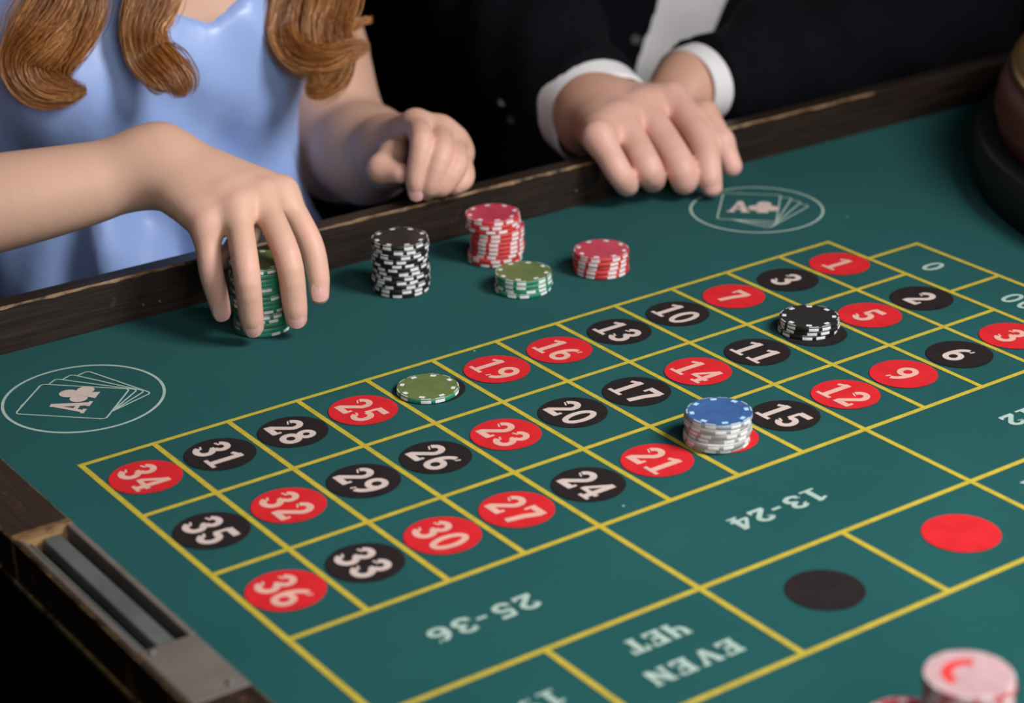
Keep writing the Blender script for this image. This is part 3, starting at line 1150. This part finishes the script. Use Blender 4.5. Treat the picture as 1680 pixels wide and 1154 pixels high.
class Hand:
    def __init__(self, wrist, across, fingers, frad, thumb, trad, palm_r=(0.0135, 0.0105), wrist_w=0.013, forearm=None, farad=None, kp=0.012, fk=0.04, wk=0.022):
        self.w, self.ac = np.asarray(wrist), np.asarray(across) / np.linalg.norm(across)
        self.f, self.fr, self.t, self.tr = fingers, frad, thumb, trad
        self.fk, self.wk = fk, wk
        self.pr, self.ww, self.fa, self.far, self.kp = palm_r, wrist_w, forearm, farad, kp

    def __call__(self, P):
        n = len(self.f)
        palm = None
        for i, fg in enumerate(self.f):
            o = self.w + self.ac * self.ww * (1 - 2 * i / (n - 1))
            e = rc(P, o, fg[0], self.pr[0], self.pr[1])
            palm = e if palm is None else smin(palm, e, self.kp)
        # web between the knuckles
        for i in range(n - 1):
            a = self.f[i][0] * 0.82 + self.w * 0.18
            b = self.f[i + 1][0] * 0.82 + self.w * 0.18
            palm = smin(palm, rc(P, a, b, self.pr[1] * .95, self.pr[1] * .95), 0.006)
            a = self.f[i][0] * 0.86 + self.f[i][1] * 0.14
            b = self.f[i + 1][0] * 0.86 + self.f[i + 1][1] * 0.14
            palm = smin(palm, rc(P, a, b, self.pr[1] * .68, self.pr[1] * .68), 0.004)
        if self.fa is not None:
            fore = tube(P, *smooth_path(self.fa, self.far, 16)) if self.fk < 0.01 else chain(P, self.fa, self.far, self.fk)
            palm = smin(palm, fore, self.wk)
        d = palm
        th = chain(P, self.t, self.tr, 0.005)
        d = smin(palm, th, 0.010)
        for i, fg in enumerate(self.f):
            c = tube(P, *smooth_path(fg, self.fr[i]))
            d = smin(d, smin(palm, c, 0.009), 0.0012)
        return d


def flush_of(v, pts, s=0.012, amp=0.9):
    a = np.zeros(len(v))
    for p in pts:
        a = np.maximum(a, np.exp(-((v - p) ** 2).sum(1) / (2 * s * s)) * amp)
    return a


NAIL = None


def nail(parent, tip, prev, dorsal, r, base, wid=0.0056, ln=0.0072):
    """a curved nail plate on the back of a fingertip"""
    ax = tip - prev
    ax = ax / np.linalg.norm(ax)
    dv = dorsal - ax * (dorsal @ ax)
    dv = dv / np.linalg.norm(dv)
    sd = np.cross(ax, dv)
    vs, fs = [], []
    nu, nv = 9, 9
    for i in range(nu):
        for j in range(nv):
            a = -1 + 2 * i / (nu - 1)
            b = -1 + 2 * j / (nv - 1)
            k = max(abs(a), abs(b)) / (math.hypot(a, b) + 1e-9)
            kk = 0.35 + 0.65 * k
            x, y = a * kk, b * kk
            hgt = math.sqrt(max(0.0, 1 - (x * 0.66) ** 2)) * r * (1.105 - 0.035 * y) - 0.0009 * (y > 0) * y * y
            vs.append(tip + ax * (y * ln - 0.0026) + sd * (x * wid) + dv * (hgt + 0.00025) - base)
    for i in range(nu - 1):
        for j in range(nv - 1):
            fs.append((i * nv + j, (i + 1) * nv + j, (i + 1) * nv + j + 1, i * nv + j + 1))
    return mesh_obj('fingernail', vs, fs, M['nail'], parent, True)


CAMV = lambda p: (CC - p) / np.linalg.norm(CC - p)

# ---------------------------------------------------------------- the woman: right hand round the green stack
wf = []
wf.append([D(463, 315, 1.528), D(507, 395, 1.520), D(521, 448, 1.519), D(524, 484, 1.521)])      # index
wf.append([D(428, 322, 1.510), D(471, 420, 1.483), D(483, 495, 1.490), D(486, 523, 1.496)])      # middle
wf.append([D(388, 340, 1.495), D(404, 443, 1.469), D(411, 510, 1.479), D(415, 536, 1.487)])      # ring
wf.append([D(337, 368, 1.490), D(346, 444, 1.488), D(357, 487, 1.496), D(363, 512, 1.502)])      # little
fr_w = [[.0096, .0092, .0083, .0070], [.0100, .0096, .0088, .0076], [.0098, .0094, .0087, .0076], [.0092, .0086, .0078, .0068]]
wristR = D(258, 268, 1.535)
acrossR = wf[0][0] - wf[3][0]
elbowR = D(-240, 378, 1.50)
thumbR = [wristR * 0.75 + wf[0][0] * 0.25, D(425, 345, 1.545), D(395, 400, 1.536), D(370, 424, 1.532)]
handR = Hand(wristR, acrossR, wf, fr_w, thumbR, [.013, .0115, .0092, .0075], (.0165, .0105), 0.0090,
             [wristR, D(150, 300, 1.525), D(0, 332, 1.512), elbowR], [.0225, .0285, .0340, .039], 0.020, 0.006, 0.020)

# left hand: loose fist on the rail
dd = 0.007
wl = []
wl.append([D(681, 203, 1.668 + dd), D(692, 232, 1.630 + dd), D(683, 290, 1.628 + dd), D(683, 316, 1.634 + dd)])   # index
wl.append([D(721, 214, 1.672 + dd), D(724, 250, 1.632 + dd), D(707, 300, 1.630 + dd), D(700, 314, 1.640 + dd)])
wl.append([D(742, 232, 1.680 + dd), D(748, 268, 1.640 + dd), D(728, 303, 1.635 + dd), D(716, 309, 1.640 + dd)])
wl.append([D(753, 252, 1.690 + dd), D(762, 290, 1.652 + dd), D(748, 304, 1.644 + dd), D(736, 306, 1.650 + dd)])
fr_l = [[.0094, .0094, .0082, .0068], [.0098, .0098, .0086, .0074], [.0094, .0094, .0084, .0074], [.0086, .0082, .0074, .0066]]
wristL = D(646, 248, 1.745)
thumbL = [D(655, 245, 1.720), D(645, 255, 1.672), D(626, 277, 1.654), D(656, 284, 1.644)]
elbowL = D(556, 240, 1.890)
shoulderL = D(470, -190, 1.800)
handL = Hand(wristL, wl[0][0] - wl[3][0], wl, fr_l, thumbL, [.012, .0112, .0108, .0082], (.0165, .0105), 0.010,
             [wristL, D(600, 252, 1.815), elbowL, D(522, 110, 1.870), shoulderL], [.0255, .0330, .0390, .0370, .045], 0.016)

TC = np.array([0.255, 0.445, Z0])             # torso axis of the woman


def torso_w(P):
    q = P - TC.astype(np.float32)
    d = ell(q, (0, 0, .14), (.142, .100, .20))
    d = smin(d, ell(q, (-.062, -.062, .125), (.064, .052, .062)), .04)
    d = smin(d, ell(q, (.062, -.062, .125), (.064, .052, .062)), .04)
    d = smin(d, ell(q, (0, .005, -.08), (.135, .092, .17)), .08)
    d = smin(d, ell(q, (0, .01, -.26), (.175, .135, .16)), .08)
    d = smin(d, rc(q, (-.15, .02, .265), (.15, .02, .265), .048, .048), .05)
    d = smin(d, rc(q, (0, .015, .29), (0, .0, .40), .052, .048), .04)
    return d


def head_w(P):
    q = P - TC.astype(np.float32)
    d = ell(q, (0, .0, .50), (.072, .092, .105))
    d = smin(d, ell(q, (0, -.03, .445), (.05, .058, .06)), .03)
    d = smin(d, rc(q, (0, -.09, .505), (0, -.105, .475), .008, .013), .012)
    d = smin(d, ell(q, (-.075, .005, .49), (.010, .020, .032)), .006)
    d = smin(d, ell(q, (.075, .005, .49), (.010, .020, .032)), .006)
    return d


def body_w(P):
    d = torso_w(P)
    d = smin(d, head_w(P), .02)
    armR = chain(P, [elbowR, TC + np.array([-.17, .02, .25])], [.041, .050], .02)
    d = smin(d, armR, .03)
    d = smin(d, handR(P), .012)
    d = smin(d, handL(P), .012)
    return d


patches = [surface_nets(lambda P: handR(P), (-0.02, 0.06, Z0 - 0.005), (0.275, 0.285, Z0 + 0.165), 0.0016)]
patches.append(surface_nets(lambda P: handL(P), (0.335, 0.165, Z0 - 0.045), (0.475, 0.455, Z0 + 0.115), 0.0018))
coarse_lo, coarse_hi = TC + np.array([-.42, -.26, -.45]), TC + np.array([.36, .22, .62])


def body_coarse(P):
    d = smin(torso_w(P) + 0.014 * np.clip((0.16 - (P[:, 2] - Z0)) / 0.03, 0, 1), head_w(P), .02)
    d = smin(d, chain(P, [elbowR, TC + np.array([-.17, .02, .25])], [.041, .050], .02), .03)
    fa = tube(P, *smooth_path(handR.fa, handR.far, 16)) + 0.004 * np.clip((P[:, 0] + 0.015) / 0.02, 0, 1)
    d = smin(d, fa, .004)
    ua = chain(P, [D(522, 110, 1.870), shoulderL], [.0388, .0458], .02)
    d = smin(d, ua, .02)
    return d


patches.append(surface_nets(body_coarse, coarse_lo, coarse_hi, 0.006))
v, f_ = join_patches(patches)
fl_pts = [p for fg in wf for p in (fg[1], fg[2], fg[3])] + [fg[0] for fg in wf] + [p for fg in wl for p in (fg[0], fg[1], fg[2], fg[3])] + thumbL[2:]
flush = flush_of(v, fl_pts, 0.010, 0.75)
base_w = np.array([TC[0], TC[1], 0.0])
woman = np_mesh('person', v, f_, M['skin_w'], None, base_w, flush)
tag(woman, 'person in a pale blue satin dress gripping the tall green chip stack', 'person')
for fg, r_ in ((wf[0], .0066), (wf[1], .0072), (wf[2], .0072), (wf[3], .0064)):
    nail(woman, fg[3], fg[2], CAMV(fg[3]), r_, base_w)
nail(woman, wl[0][3], wl[0][2], CAMV(wl[0][3]), .0068, base_w)


# dress
def dress_fn(P):
    q = P - TC.astype(np.float32)
    d = torso_w(P) - 0.0045
    d = smin(d, ell(q, (.02, -.05, -.10), (.150, .07, .12)), .06)
    # soft hanging folds
    th = np.arctan2(q[:, 0], -q[:, 1])
    amp = np.clip((0.16 - q[:, 2]) / 0.20, 0, 1)
    d = d - 0.0080 * amp * np.sin(th * 9 + q[:, 2] * 9 + 0.7) - 0.0035 * amp * np.sin(th * 17 - q[:, 2] * 14)
    d = d - 0.0030 * np.sin(q[:, 0] * 70 + q[:, 2] * 55) * np.exp(-((q[:, 0] + .0) ** 2 + (q[:, 2] - .12) ** 2) / (2 * .06 ** 2))
    d = d - 0.0055 * np.clip((0.12 - q[:, 2]) / 0.12, 0, 1) * np.sin(55 * (0.75 * q[:, 0] + 0.66 * q[:, 2]) + 1.5 * np.sin(22 * q[:, 0]))
    sk = rc(q, (0, .03, -.30), (0, .05, -.72), .15, .19) - 0.008 * np.sin(th * 14)
    d = smin(d, sk, .05)
    # neckline and arm openings
    cut = np.minimum(q[:, 2] - (0.162 + 0.48 * np.abs(q[:, 0] - .026)), -(q[:, 1] - 0.0))
    d = np.maximum(d, cut * 0.87)
    d = np.maximum(d, q[:, 2] - 0.26)
    d = np.maximum(d, -(q[:, 2] + 0.745))
    return d


v, f_ = surface_nets(dress_fn, TC + np.array([-.30, -.30, -.76]), TC + np.array([.30, .30, .28]), 0.0055)
dress = np_mesh('dress', v, f_, M['satin'], woman, None)
dress.data.transform(Matrix.Translation(Vector(-base_w)))


# hair: wavy locks of fine strands
def hair_lock(path, rad, flat, n_str, seed, spread_end=0.25, twist=1.2, sw=0.00034):
    """path: points, rad: radius at each point; strands fill the lock"""
    r_ = np.random.default_rng(seed)
    n = 34 if len(path) < 9 else 48
    C_ = catmull([np.asarray(p) for p in path], n)
    R_ = np.interp(np.linspace(0, 1, n + 1), np.linspace(0, 1, len(rad)), rad)
    T = np.gradient(C_, axis=0)
    T /= np.linalg.norm(T, axis=1)[:, None]
    vw = np.array([CAMV(c) for c in C_])
    A = np.cross(T, vw)
    A /= np.linalg.norm(A, axis=1)[:, None]
    B = np.cross(T, A)
    vs, fs, tone = [], [], []
    for s in range(n_str):
        rr = math.sqrt(r_.uniform(0.02, 1)) * (1.28 if r_.uniform() < 0.05 else 1)
        th0 = r_.uniform(0, 2 * math.pi)
        tw = twist * r_.uniform(0.5, 1.3)
        end = n - min(14, int(abs(r_.normal(0, 4.2))))
        ph = r_.uniform(0, 6.28)
        st = r_.normal(0, spread_end, 2)
        k0 = len(vs)
        w0 = sw * r_.uniform(0.6, 1.4)
        m_ = 0
        for i in range(0, end + 1):
            t = i / n
            a = th0 + tw * t
            fray = max(0, t - 0.55) / 0.45
            off = A[i] * (math.cos(a) * rr + st[0] * fray) * R_[i] + B[i] * (math.sin(a) * rr + st[1] * fray) * R_[i] * flat
            off = off + A[i] * 0.0016 * math.sin(ph + 13 * t) + B[i] * 0.0012 * math.sin(2 * ph + 9 * t)
            p = C_[i] + off
            ww = w0 * (1 if i < end - 5 else max(0.15, (end - i) / 5))
            for k in range(3):
                an = 2 * math.pi * k / 3
                vs.append(p + A[i] * math.cos(an) * ww + B[i] * math.sin(an) * ww)
            m_ += 1
            tone += [0.36 + 0.26 * math.sin(3 * th0 + seed + 2.2 * rr) + 0.12 * math.sin(7 * th0 + 2 * seed) + 0.10 * math.sin(6 * t + 2 * th0)] * 3
        for i in range(m_ - 1):
            for k in range(3):
                k2 = (k + 1) % 3
                fs.append((k0 + 3 * i + k, k0 + 3 * i + k2, k0 + 3 * i + 3 + k2, k0 + 3 * i + 3 + k))
    o = np_mesh('hair_lock', np.array(vs), np.array(fs), M['hair'], woman, None, np.array(tone))
    o.data.transform(Matrix.Translation(Vector(-base_w)))
    return o


def px_path(lst, *roots):
    return [TC + np.array(r_) for r_ in roots] + [D(*q) for q in lst]


P2M = 1.65 / FPX                       # metres per pixel near the dress
hair_lock(px_path([(125, -120, 1.62), (118, -50, 1.605), (108, 10, 1.60), (75, 65, 1.595), (48, 105, 1.60), (66, 138, 1.60), (110, 150, 1.60), (142, 148, 1.60)], (-.060, -.010, .565), (-.085, -.035, .47), (-.098, -.075, .35)),
          [x * P2M for x in (10, 30, 44, 50, 56, 60, 56, 38, 27, 14, 4)], 0.5, 1500, 1, 0.55)
hair_lock(px_path([(165, -120, 1.62), (160, -40, 1.60), (156, 20, 1.592), (138, 65, 1.592), (114, 105, 1.595), (112, 130, 1.60)], (-.060, -.010, .565), (-.085, -.035, .47), (-.098, -.075, .35)),
          [x * P2M for x in (6, 12, 16, 16, 16, 16, 14, 9, 4)], 0.6, 360, 2, 0.4)
hair_lock(px_path([(262, -120, 1.63), (256, -50, 1.61), (250, 0, 1.605), (236, 45, 1.60), (245, 85, 1.605), (272, 115, 1.60), (293, 138, 1.60), (298, 160, 1.60)], (-.045, -.040, .575), (-.078, -.068, .47), (-.070, -.100, .35)),
          [x * P2M for x in (10, 26, 38, 42, 44, 42, 34, 33, 31, 23, 9)], 0.55, 1250, 3, 0.35)
hair_lock(px_path([(490, -120, 1.70), (480, -50, 1.695), (465, 10, 1.69), (462, 55, 1.685), (490, 92, 1.68), (535, 98, 1.675), (575, 82, 1.675), (606, 74, 1.68)], (.055, -.010, .565), (.085, -.035, .47), (.098, -.055, .35)),
          [x * P2M for x in (10, 20, 28, 30, 30, 28, 26, 26, 20, 13, 6)], 0.6, 900, 4, 0.55)
hair_lock(px_path([(545, -120, 1.72), (545, -50, 1.71), (540, 0, 1.70), (532, 45, 1.69), (540, 85, 1.685), (540, 118, 1.68), (520, 142, 1.68), (500, 146, 1.68)], (.055, -.010, .565), (.085, -.035, .47), (.098, -.055, .35)),
          [x * P2M for x in (10, 30, 44, 48, 48, 48, 44, 38, 27, 18, 9)], 0.55, 1300, 5, 0.5)
hair_lock(px_path([(570, -120, 1.74), (575, -40, 1.73), (560, 20, 1.715), (550, 60, 1.70), (556, 95, 1.69), (548, 120, 1.69), (530, 140, 1.69)], (.055, -.010, .565), (.085, -.035, .47), (.098, -.055, .35)),
          [x * P2M for x in (8, 16, 20, 22, 22, 22, 20, 14, 9, 5)], 0.6, 420, 6, 0.4)
hair_lock(px_path([(545, 20, 1.70), (575, 42, 1.70), (598, 34, 1.705), (612, 30, 1.71)]), [x * P2M for x in (6, 6, 4, 2)], 0.6, 70, 8, 0.6)
# hair over the head (out of the picture, above)
v, f_ = surface_nets(lambda P: np.maximum(np.maximum(head_w(P) - 0.016, -(P[:, 1] - (TC[1] - 0.045))) if False else smin(ell(P - TC.astype(np.float32), (0, .025, .525), (.088, .098, .105)), ell(P - TC.astype(np.float32), (0, .06, .38), (.085, .05, .17)), .05), -ell(P - TC.astype(np.float32), (0, -.085, .475), (.062, .075, .095))),
                     TC + np.array([-.12, -.14, .16]), TC + np.array([.12, .16, .66]), 0.006)
hc = np_mesh('hair_crown', v, f_, mat_plain('auburn_hair_mass', (0.20, 0.07, 0.02), 0.45, 0.5, 0.3, 60), woman, None)
hc.data.transform(Matrix.Translation(Vector(-base_w)))

# ---------------------------------------------------------------- the man: clasped hands
elbMR, elbML = D(720, -90, 2.06), D(1560, 30, 2.09)
WR_A, WL_A = D(992, 200, 1.826), D(1124, 144, 1.862)          # mouths of the shirt cuffs
WR_X = (elbMR - WR_A) / np.linalg.norm(elbMR - WR_A)
WL_X = (elbML - WL_A) / np.linalg.norm(elbML - WL_A)
mf = []
mf.append([D(1104, 162, 1.790), D(1152, 232, 1.752), D(1163, 285, 1.738), D(1168, 306, 1.740)])      # index
mf.append([D(1052, 176, 1.778), D(1110, 262, 1.738), D(1122, 294, 1.736), D(1120, 300, 1.748)])      # middle
mf.append([D(1018, 196, 1.756), D(1060, 270, 1.722), D(1070, 292, 1.732), D(1069, 297, 1.746)])      # ring
mf.append([D(982, 225, 1.722), D(1013, 279, 1.713), D(1027, 301, 1.722), D(1030, 304, 1.735)])       # little
fr_m = [[.0130, .0118, .0106, .0088], [.0138, .0128, .0116, .0098], [.0130, .0120, .0110, .0096], [.0118, .0108, .0100, .0088]]
wristMR = D(980, 190, 1.814)
thumbMR = [D(1075, 175, 1.815), D(1155, 190, 1.776), D(1183, 233, 1.760), D(1201, 273, 1.758)]
handMR = Hand(wristMR, mf[0][0] - mf[3][0], mf, fr_m, thumbMR, [.015, .0125, .0105, .0085], (.0215, .0120), 0.010,
              [wristMR, WR_A + WR_X * 0.06, WR_A + WR_X * 0.13], [.0265, .031, .034], 0.026)
# left hand lies underneath
wristML = D(1128, 142, 1.865)
lf = []
for k, (qx, qy) in enumerate(((1040, 230), (1055, 215), (1070, 205), (1088, 196))):
    mcp = D(qx + 30, qy - 30, 1.842 + 0.0 * k)
    pip = D(qx - 5, qy + 5, 1.838)
    dip = D(qx - 5, qy + 24, 1.830)
    tip = D(qx + 10, qy + 26, 1.834)
    lf.append([mcp, pip, dip, tip])
handML = Hand(wristML, lf[0][0] - lf[3][0], lf, [[.0105, .0095, .0085, .0075]] * 4, [D(1110, 170, 1.85), D(1105, 200, 1.838), D(1095, 215, 1.832), D(1080, 224, 1.830)],
              [.014, .012, .010, .008], (.0190, .012), 0.008, [wristML, WL_A + WL_X * 0.06, WL_A + WL_X * 0.13], [.0250, .0280, .032], 0.018)
TM = np.array([0.86, 0.56, Z0])


def torso_m(P):
    q = P - TM.astype(np.float32)
    d = ell(q, (0, 0, .08), (.175, .115, .28))
    d = smin(d, ell(q, (0, 0, -.22), (.165, .115, .20)), .1)
    d = smin(d, rc(q, (-.17, .02, .27), (.17, .02, .27), .062, .062), .06)
    d = smin(d, rc(q, (0, .0, .30), (0, -.02, .44), .06, .055), .04)
    return d


def head_m(P):
    q = P - TM.astype(np.float32)
    d = ell(q, (0, -.03, .55), (.078, .098, .115))
    d = smin(d, ell(q, (0, -.06, .485), (.056, .062, .065)), .03)
    d = smin(d, rc(q, (0, -.125, .555), (0, -.142, .52), .009, .015), .012)
    d = smin(d, ell(q, (-.08, -.02, .54), (.010, .021, .034)), .006)
    d = smin(d, ell(q, (.08, -.02, .54), (.010, .021, .034)), .006)
    return d


shMR, shML = TM + np.array([-.20, .02, .25]), TM + np.array([.20, .02, .25])
patches = [surface_nets(lambda P: smin(handMR(P), handML(P), .001), (0.49, 0.09, Z0 - 0.004), (0.76, 0.375, Z0 + 0.115), 0.0019)]


def man_coarse(P):
    d = smin(torso_m(P), head_m(P), .02)
    d = smin(d, chain(P, [WR_A + WR_X * 0.06, elbMR, shMR], [.031, .040, .050], .02), .02)
    d = smin(d, chain(P, [WL_A + WL_X * 0.06, elbML, shML], [.028, .040, .050], .02), .02)
    for s in (-1, 1):
        d = smin(d, chain(P, [TM + np.array([s * .09, 0, -.30]), TM + np.array([s * .10, .02, -.52]), TM + np.array([s * .10, .04, -.745])], [.085, .06, .045], .03), .03)
    return d


patches.append(surface_nets(man_coarse, TM + np.array([-.45, -.45, -.755]), TM + np.array([.50, .25, .70]), 0.009))
v, f_ = join_patches(patches)
flm = [fg[0] for fg in mf] + [fg[1] for fg in mf] + [p for fg in mf for p in (fg[2], fg[3])] + thumbMR[2:] + [fg[0] * .5 + fg[1] * .5 for fg in mf]
flush = flush_of(v, flm, 0.016, 0.75)
base_m = np.array([TM[0], TM[1], 0.0])
man = np_mesh('person', v, f_, M['skin_m'], None, base_m, flush)
tag(man, 'person in a dark navy suit and white shirt, hands clasped on the rail', 'person')
nail(man, mf[0][3], mf[0][2], CAMV(mf[0][3]), .0090, base_m, .0062, .0075)


def shift(o, base):
    o.data.transform(Matrix.Translation(Vector(-base)))
    return o


# shirt and jacket
def shirt_fn(P):
    q = P - TM.astype(np.float32)
    d = torso_m(P) - 0.006 - 0.003 * np.sin(q[:, 0] * 60 + q[:, 2] * 35)
    col = np.maximum(rc(q, (0, .0, .32), (0, -.015, .40), .070, .066), -rc(q, (0, .0, .30), (0, -.02, .46), .062, .058))
    col = np.maximum(col, q[:, 2] - 0.385)
    d = np.minimum(np.maximum(d, q[:, 2] - 0.36), col)
    return np.maximum(d, -(q[:, 2] + .34))


v, f_ = surface_nets(shirt_fn, TM + np.array([-.30, -.2, -.36]), TM + np.array([.30, .2, .40]), 0.007)
shift(np_mesh('shirt', v, f_, M['shirt'], man), base_m)


def jacket_fn(P):
    q = P - TM.astype(np.float32)
    d = torso_m(P) - 0.017
    # the front opening, showing the shirt
    x0 = -0.012 + 0.6 * (np.minimum(q[:, 2], 0.10) - 0.053) - 0.08 * np.maximum(q[:, 2] - 0.10, 0)
    cut = np.minimum(np.minimum(q[:, 2] + 0.03, 0.0 - q[:, 1]), 0.040 + 0.22 * (q[:, 2] - 0.053) - np.abs(q[:, 0] - x0) * 0.86)
    d = -smin(-d, -cut, 0.006)
    d = np.maximum(d, -rc(q, (0, -.01, .30), (0, -.03, .50), .082, .085))
    wr = 0.004 * np.sin(P[:, 0] * 60 + P[:, 2] * 45) + 0.003 * np.sin(P[:, 1] * 85 - P[:, 0] * 40)
    s1 = chain(P, [WR_A + WR_X * 0.026, WR_A + WR_X * 0.12, elbMR, shMR], [.0520, .057, .066, .075], .03) + wr
    s2 = chain(P, [WL_A + WL_X * 0.020, WL_A + WL_X * 0.12, elbML, shML], [.0425, .052, .066, .075], .03) + wr
    for k_, (b, ax) in enumerate(((WR_A + WR_X * 0.026, WR_X), (WL_A + WL_X * 0.020, WL_X))):
        t = (P - b.astype(np.float32)) @ ax.astype(np.float32)
        if k_ == 0:
            s1 = np.maximum(s1, -t)
        else:
            s2 = np.maximum(s2, -t)
    d = smin(d, s1, .02)
    d = smin(d, s2, .02)
    d = np.maximum(d, -(q[:, 2] + .36))
    return d


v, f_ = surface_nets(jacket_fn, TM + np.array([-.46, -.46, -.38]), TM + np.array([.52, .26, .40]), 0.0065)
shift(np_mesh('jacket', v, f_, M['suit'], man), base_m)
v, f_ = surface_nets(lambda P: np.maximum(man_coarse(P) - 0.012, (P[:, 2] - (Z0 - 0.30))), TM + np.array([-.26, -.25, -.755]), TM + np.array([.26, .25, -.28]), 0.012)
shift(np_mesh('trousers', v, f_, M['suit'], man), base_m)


def cuff(a, b, ra, rb, th=0.0022, n=44, m_=9):
    """shirt cuff: an open band from a (hand end) to b, wall th thick"""
    ax = (b - a) / np.linalg.norm(b - a)
    up = np.array([0, 0, 1.0])
    s = np.cross(ax, up)
    s /= np.linalg.norm(s)
    t = np.cross(s, ax)
    vs, fs = [], []
    prof = [(i / (m_ - 1), 0) for i in range(m_)] + [(1 - i / (m_ - 1), 1) for i in range(m_)]
    for j in range(n):
        an = 2 * math.pi * j / n
        for u, side in prof:
            r_ = ra + (rb - ra) * u - side * th + 0.0007 * math.sin(3 * an + 4 * u)
            if u == 0:
                r_ -= 0.0004 if side == 0 else -0.0004
            c = a + (b - a) * u
            vs.append(c + s * r_ * math.cos(an) * 1.06 + t * r_ * math.sin(an) - base_m)
    k = len(prof)
    for j in range(n):
        j2 = (j + 1) % n
        for i in range(k):
            i2 = (i + 1) % k
            fs.append((j * k + i, j * k + i2, j2 * k + i2, j2 * k + i))
    return mesh_obj('shirt_cuff', vs, fs, M['shirt'], man, True)


cuff(WR_A, WR_A + WR_X * 0.055, .0450, .0465)
cuff(WL_A, WL_A + WL_X * 0.055, .0345, .0370)
def surface_hit(fn, px, py, d0, d1, n=400):
    ds = np.linspace(d0, d1, n)
    v_ = fn(np.array([D(px, py, d) for d in ds], np.float32))
    k = int(np.argmax(v_ < 0))
    return D(px, py, ds[k])


for px_, py_ in ((1043, 65), (838, 197), (824, 168)):
    p = surface_hit(jacket_fn, px_, py_, 1.7, 2.3)
    nrm = CAMV(p)
    bmb = bmesh.new()
    bmesh.ops.create_cone(bmb, cap_ends=True, segments=20, radius1=0.0055 if px_ > 1000 else 0.0042, radius2=0.0045 if px_ > 1000 else 0.0034, depth=0.003)
    ob = bm_obj('jacket_button', bmb, M['button'], man, False, p + nrm * 0.0012 - base_m)
    ob.rotation_euler = Vector(nrm).to_track_quat('Z', 'Y').to_euler()


# hair of the man (above the picture)
v, f_ = surface_nets(lambda P: np.maximum(ell(P - TM.astype(np.float32), (0, -.012, .575), (.088, .10, .11)), -ell(P - TM.astype(np.float32), (0, -.11, .52), (.070, .075, .085))),
                     TM + np.array([-.12, -.15, .44]), TM + np.array([.12, .12, .71]), 0.006)
shift(np_mesh('short_hair', v, f_, mat_plain('dark_brown_hair', (0.03, 0.018, 0.01), 0.5, 0.4, 0.3, 80), man), base_m)
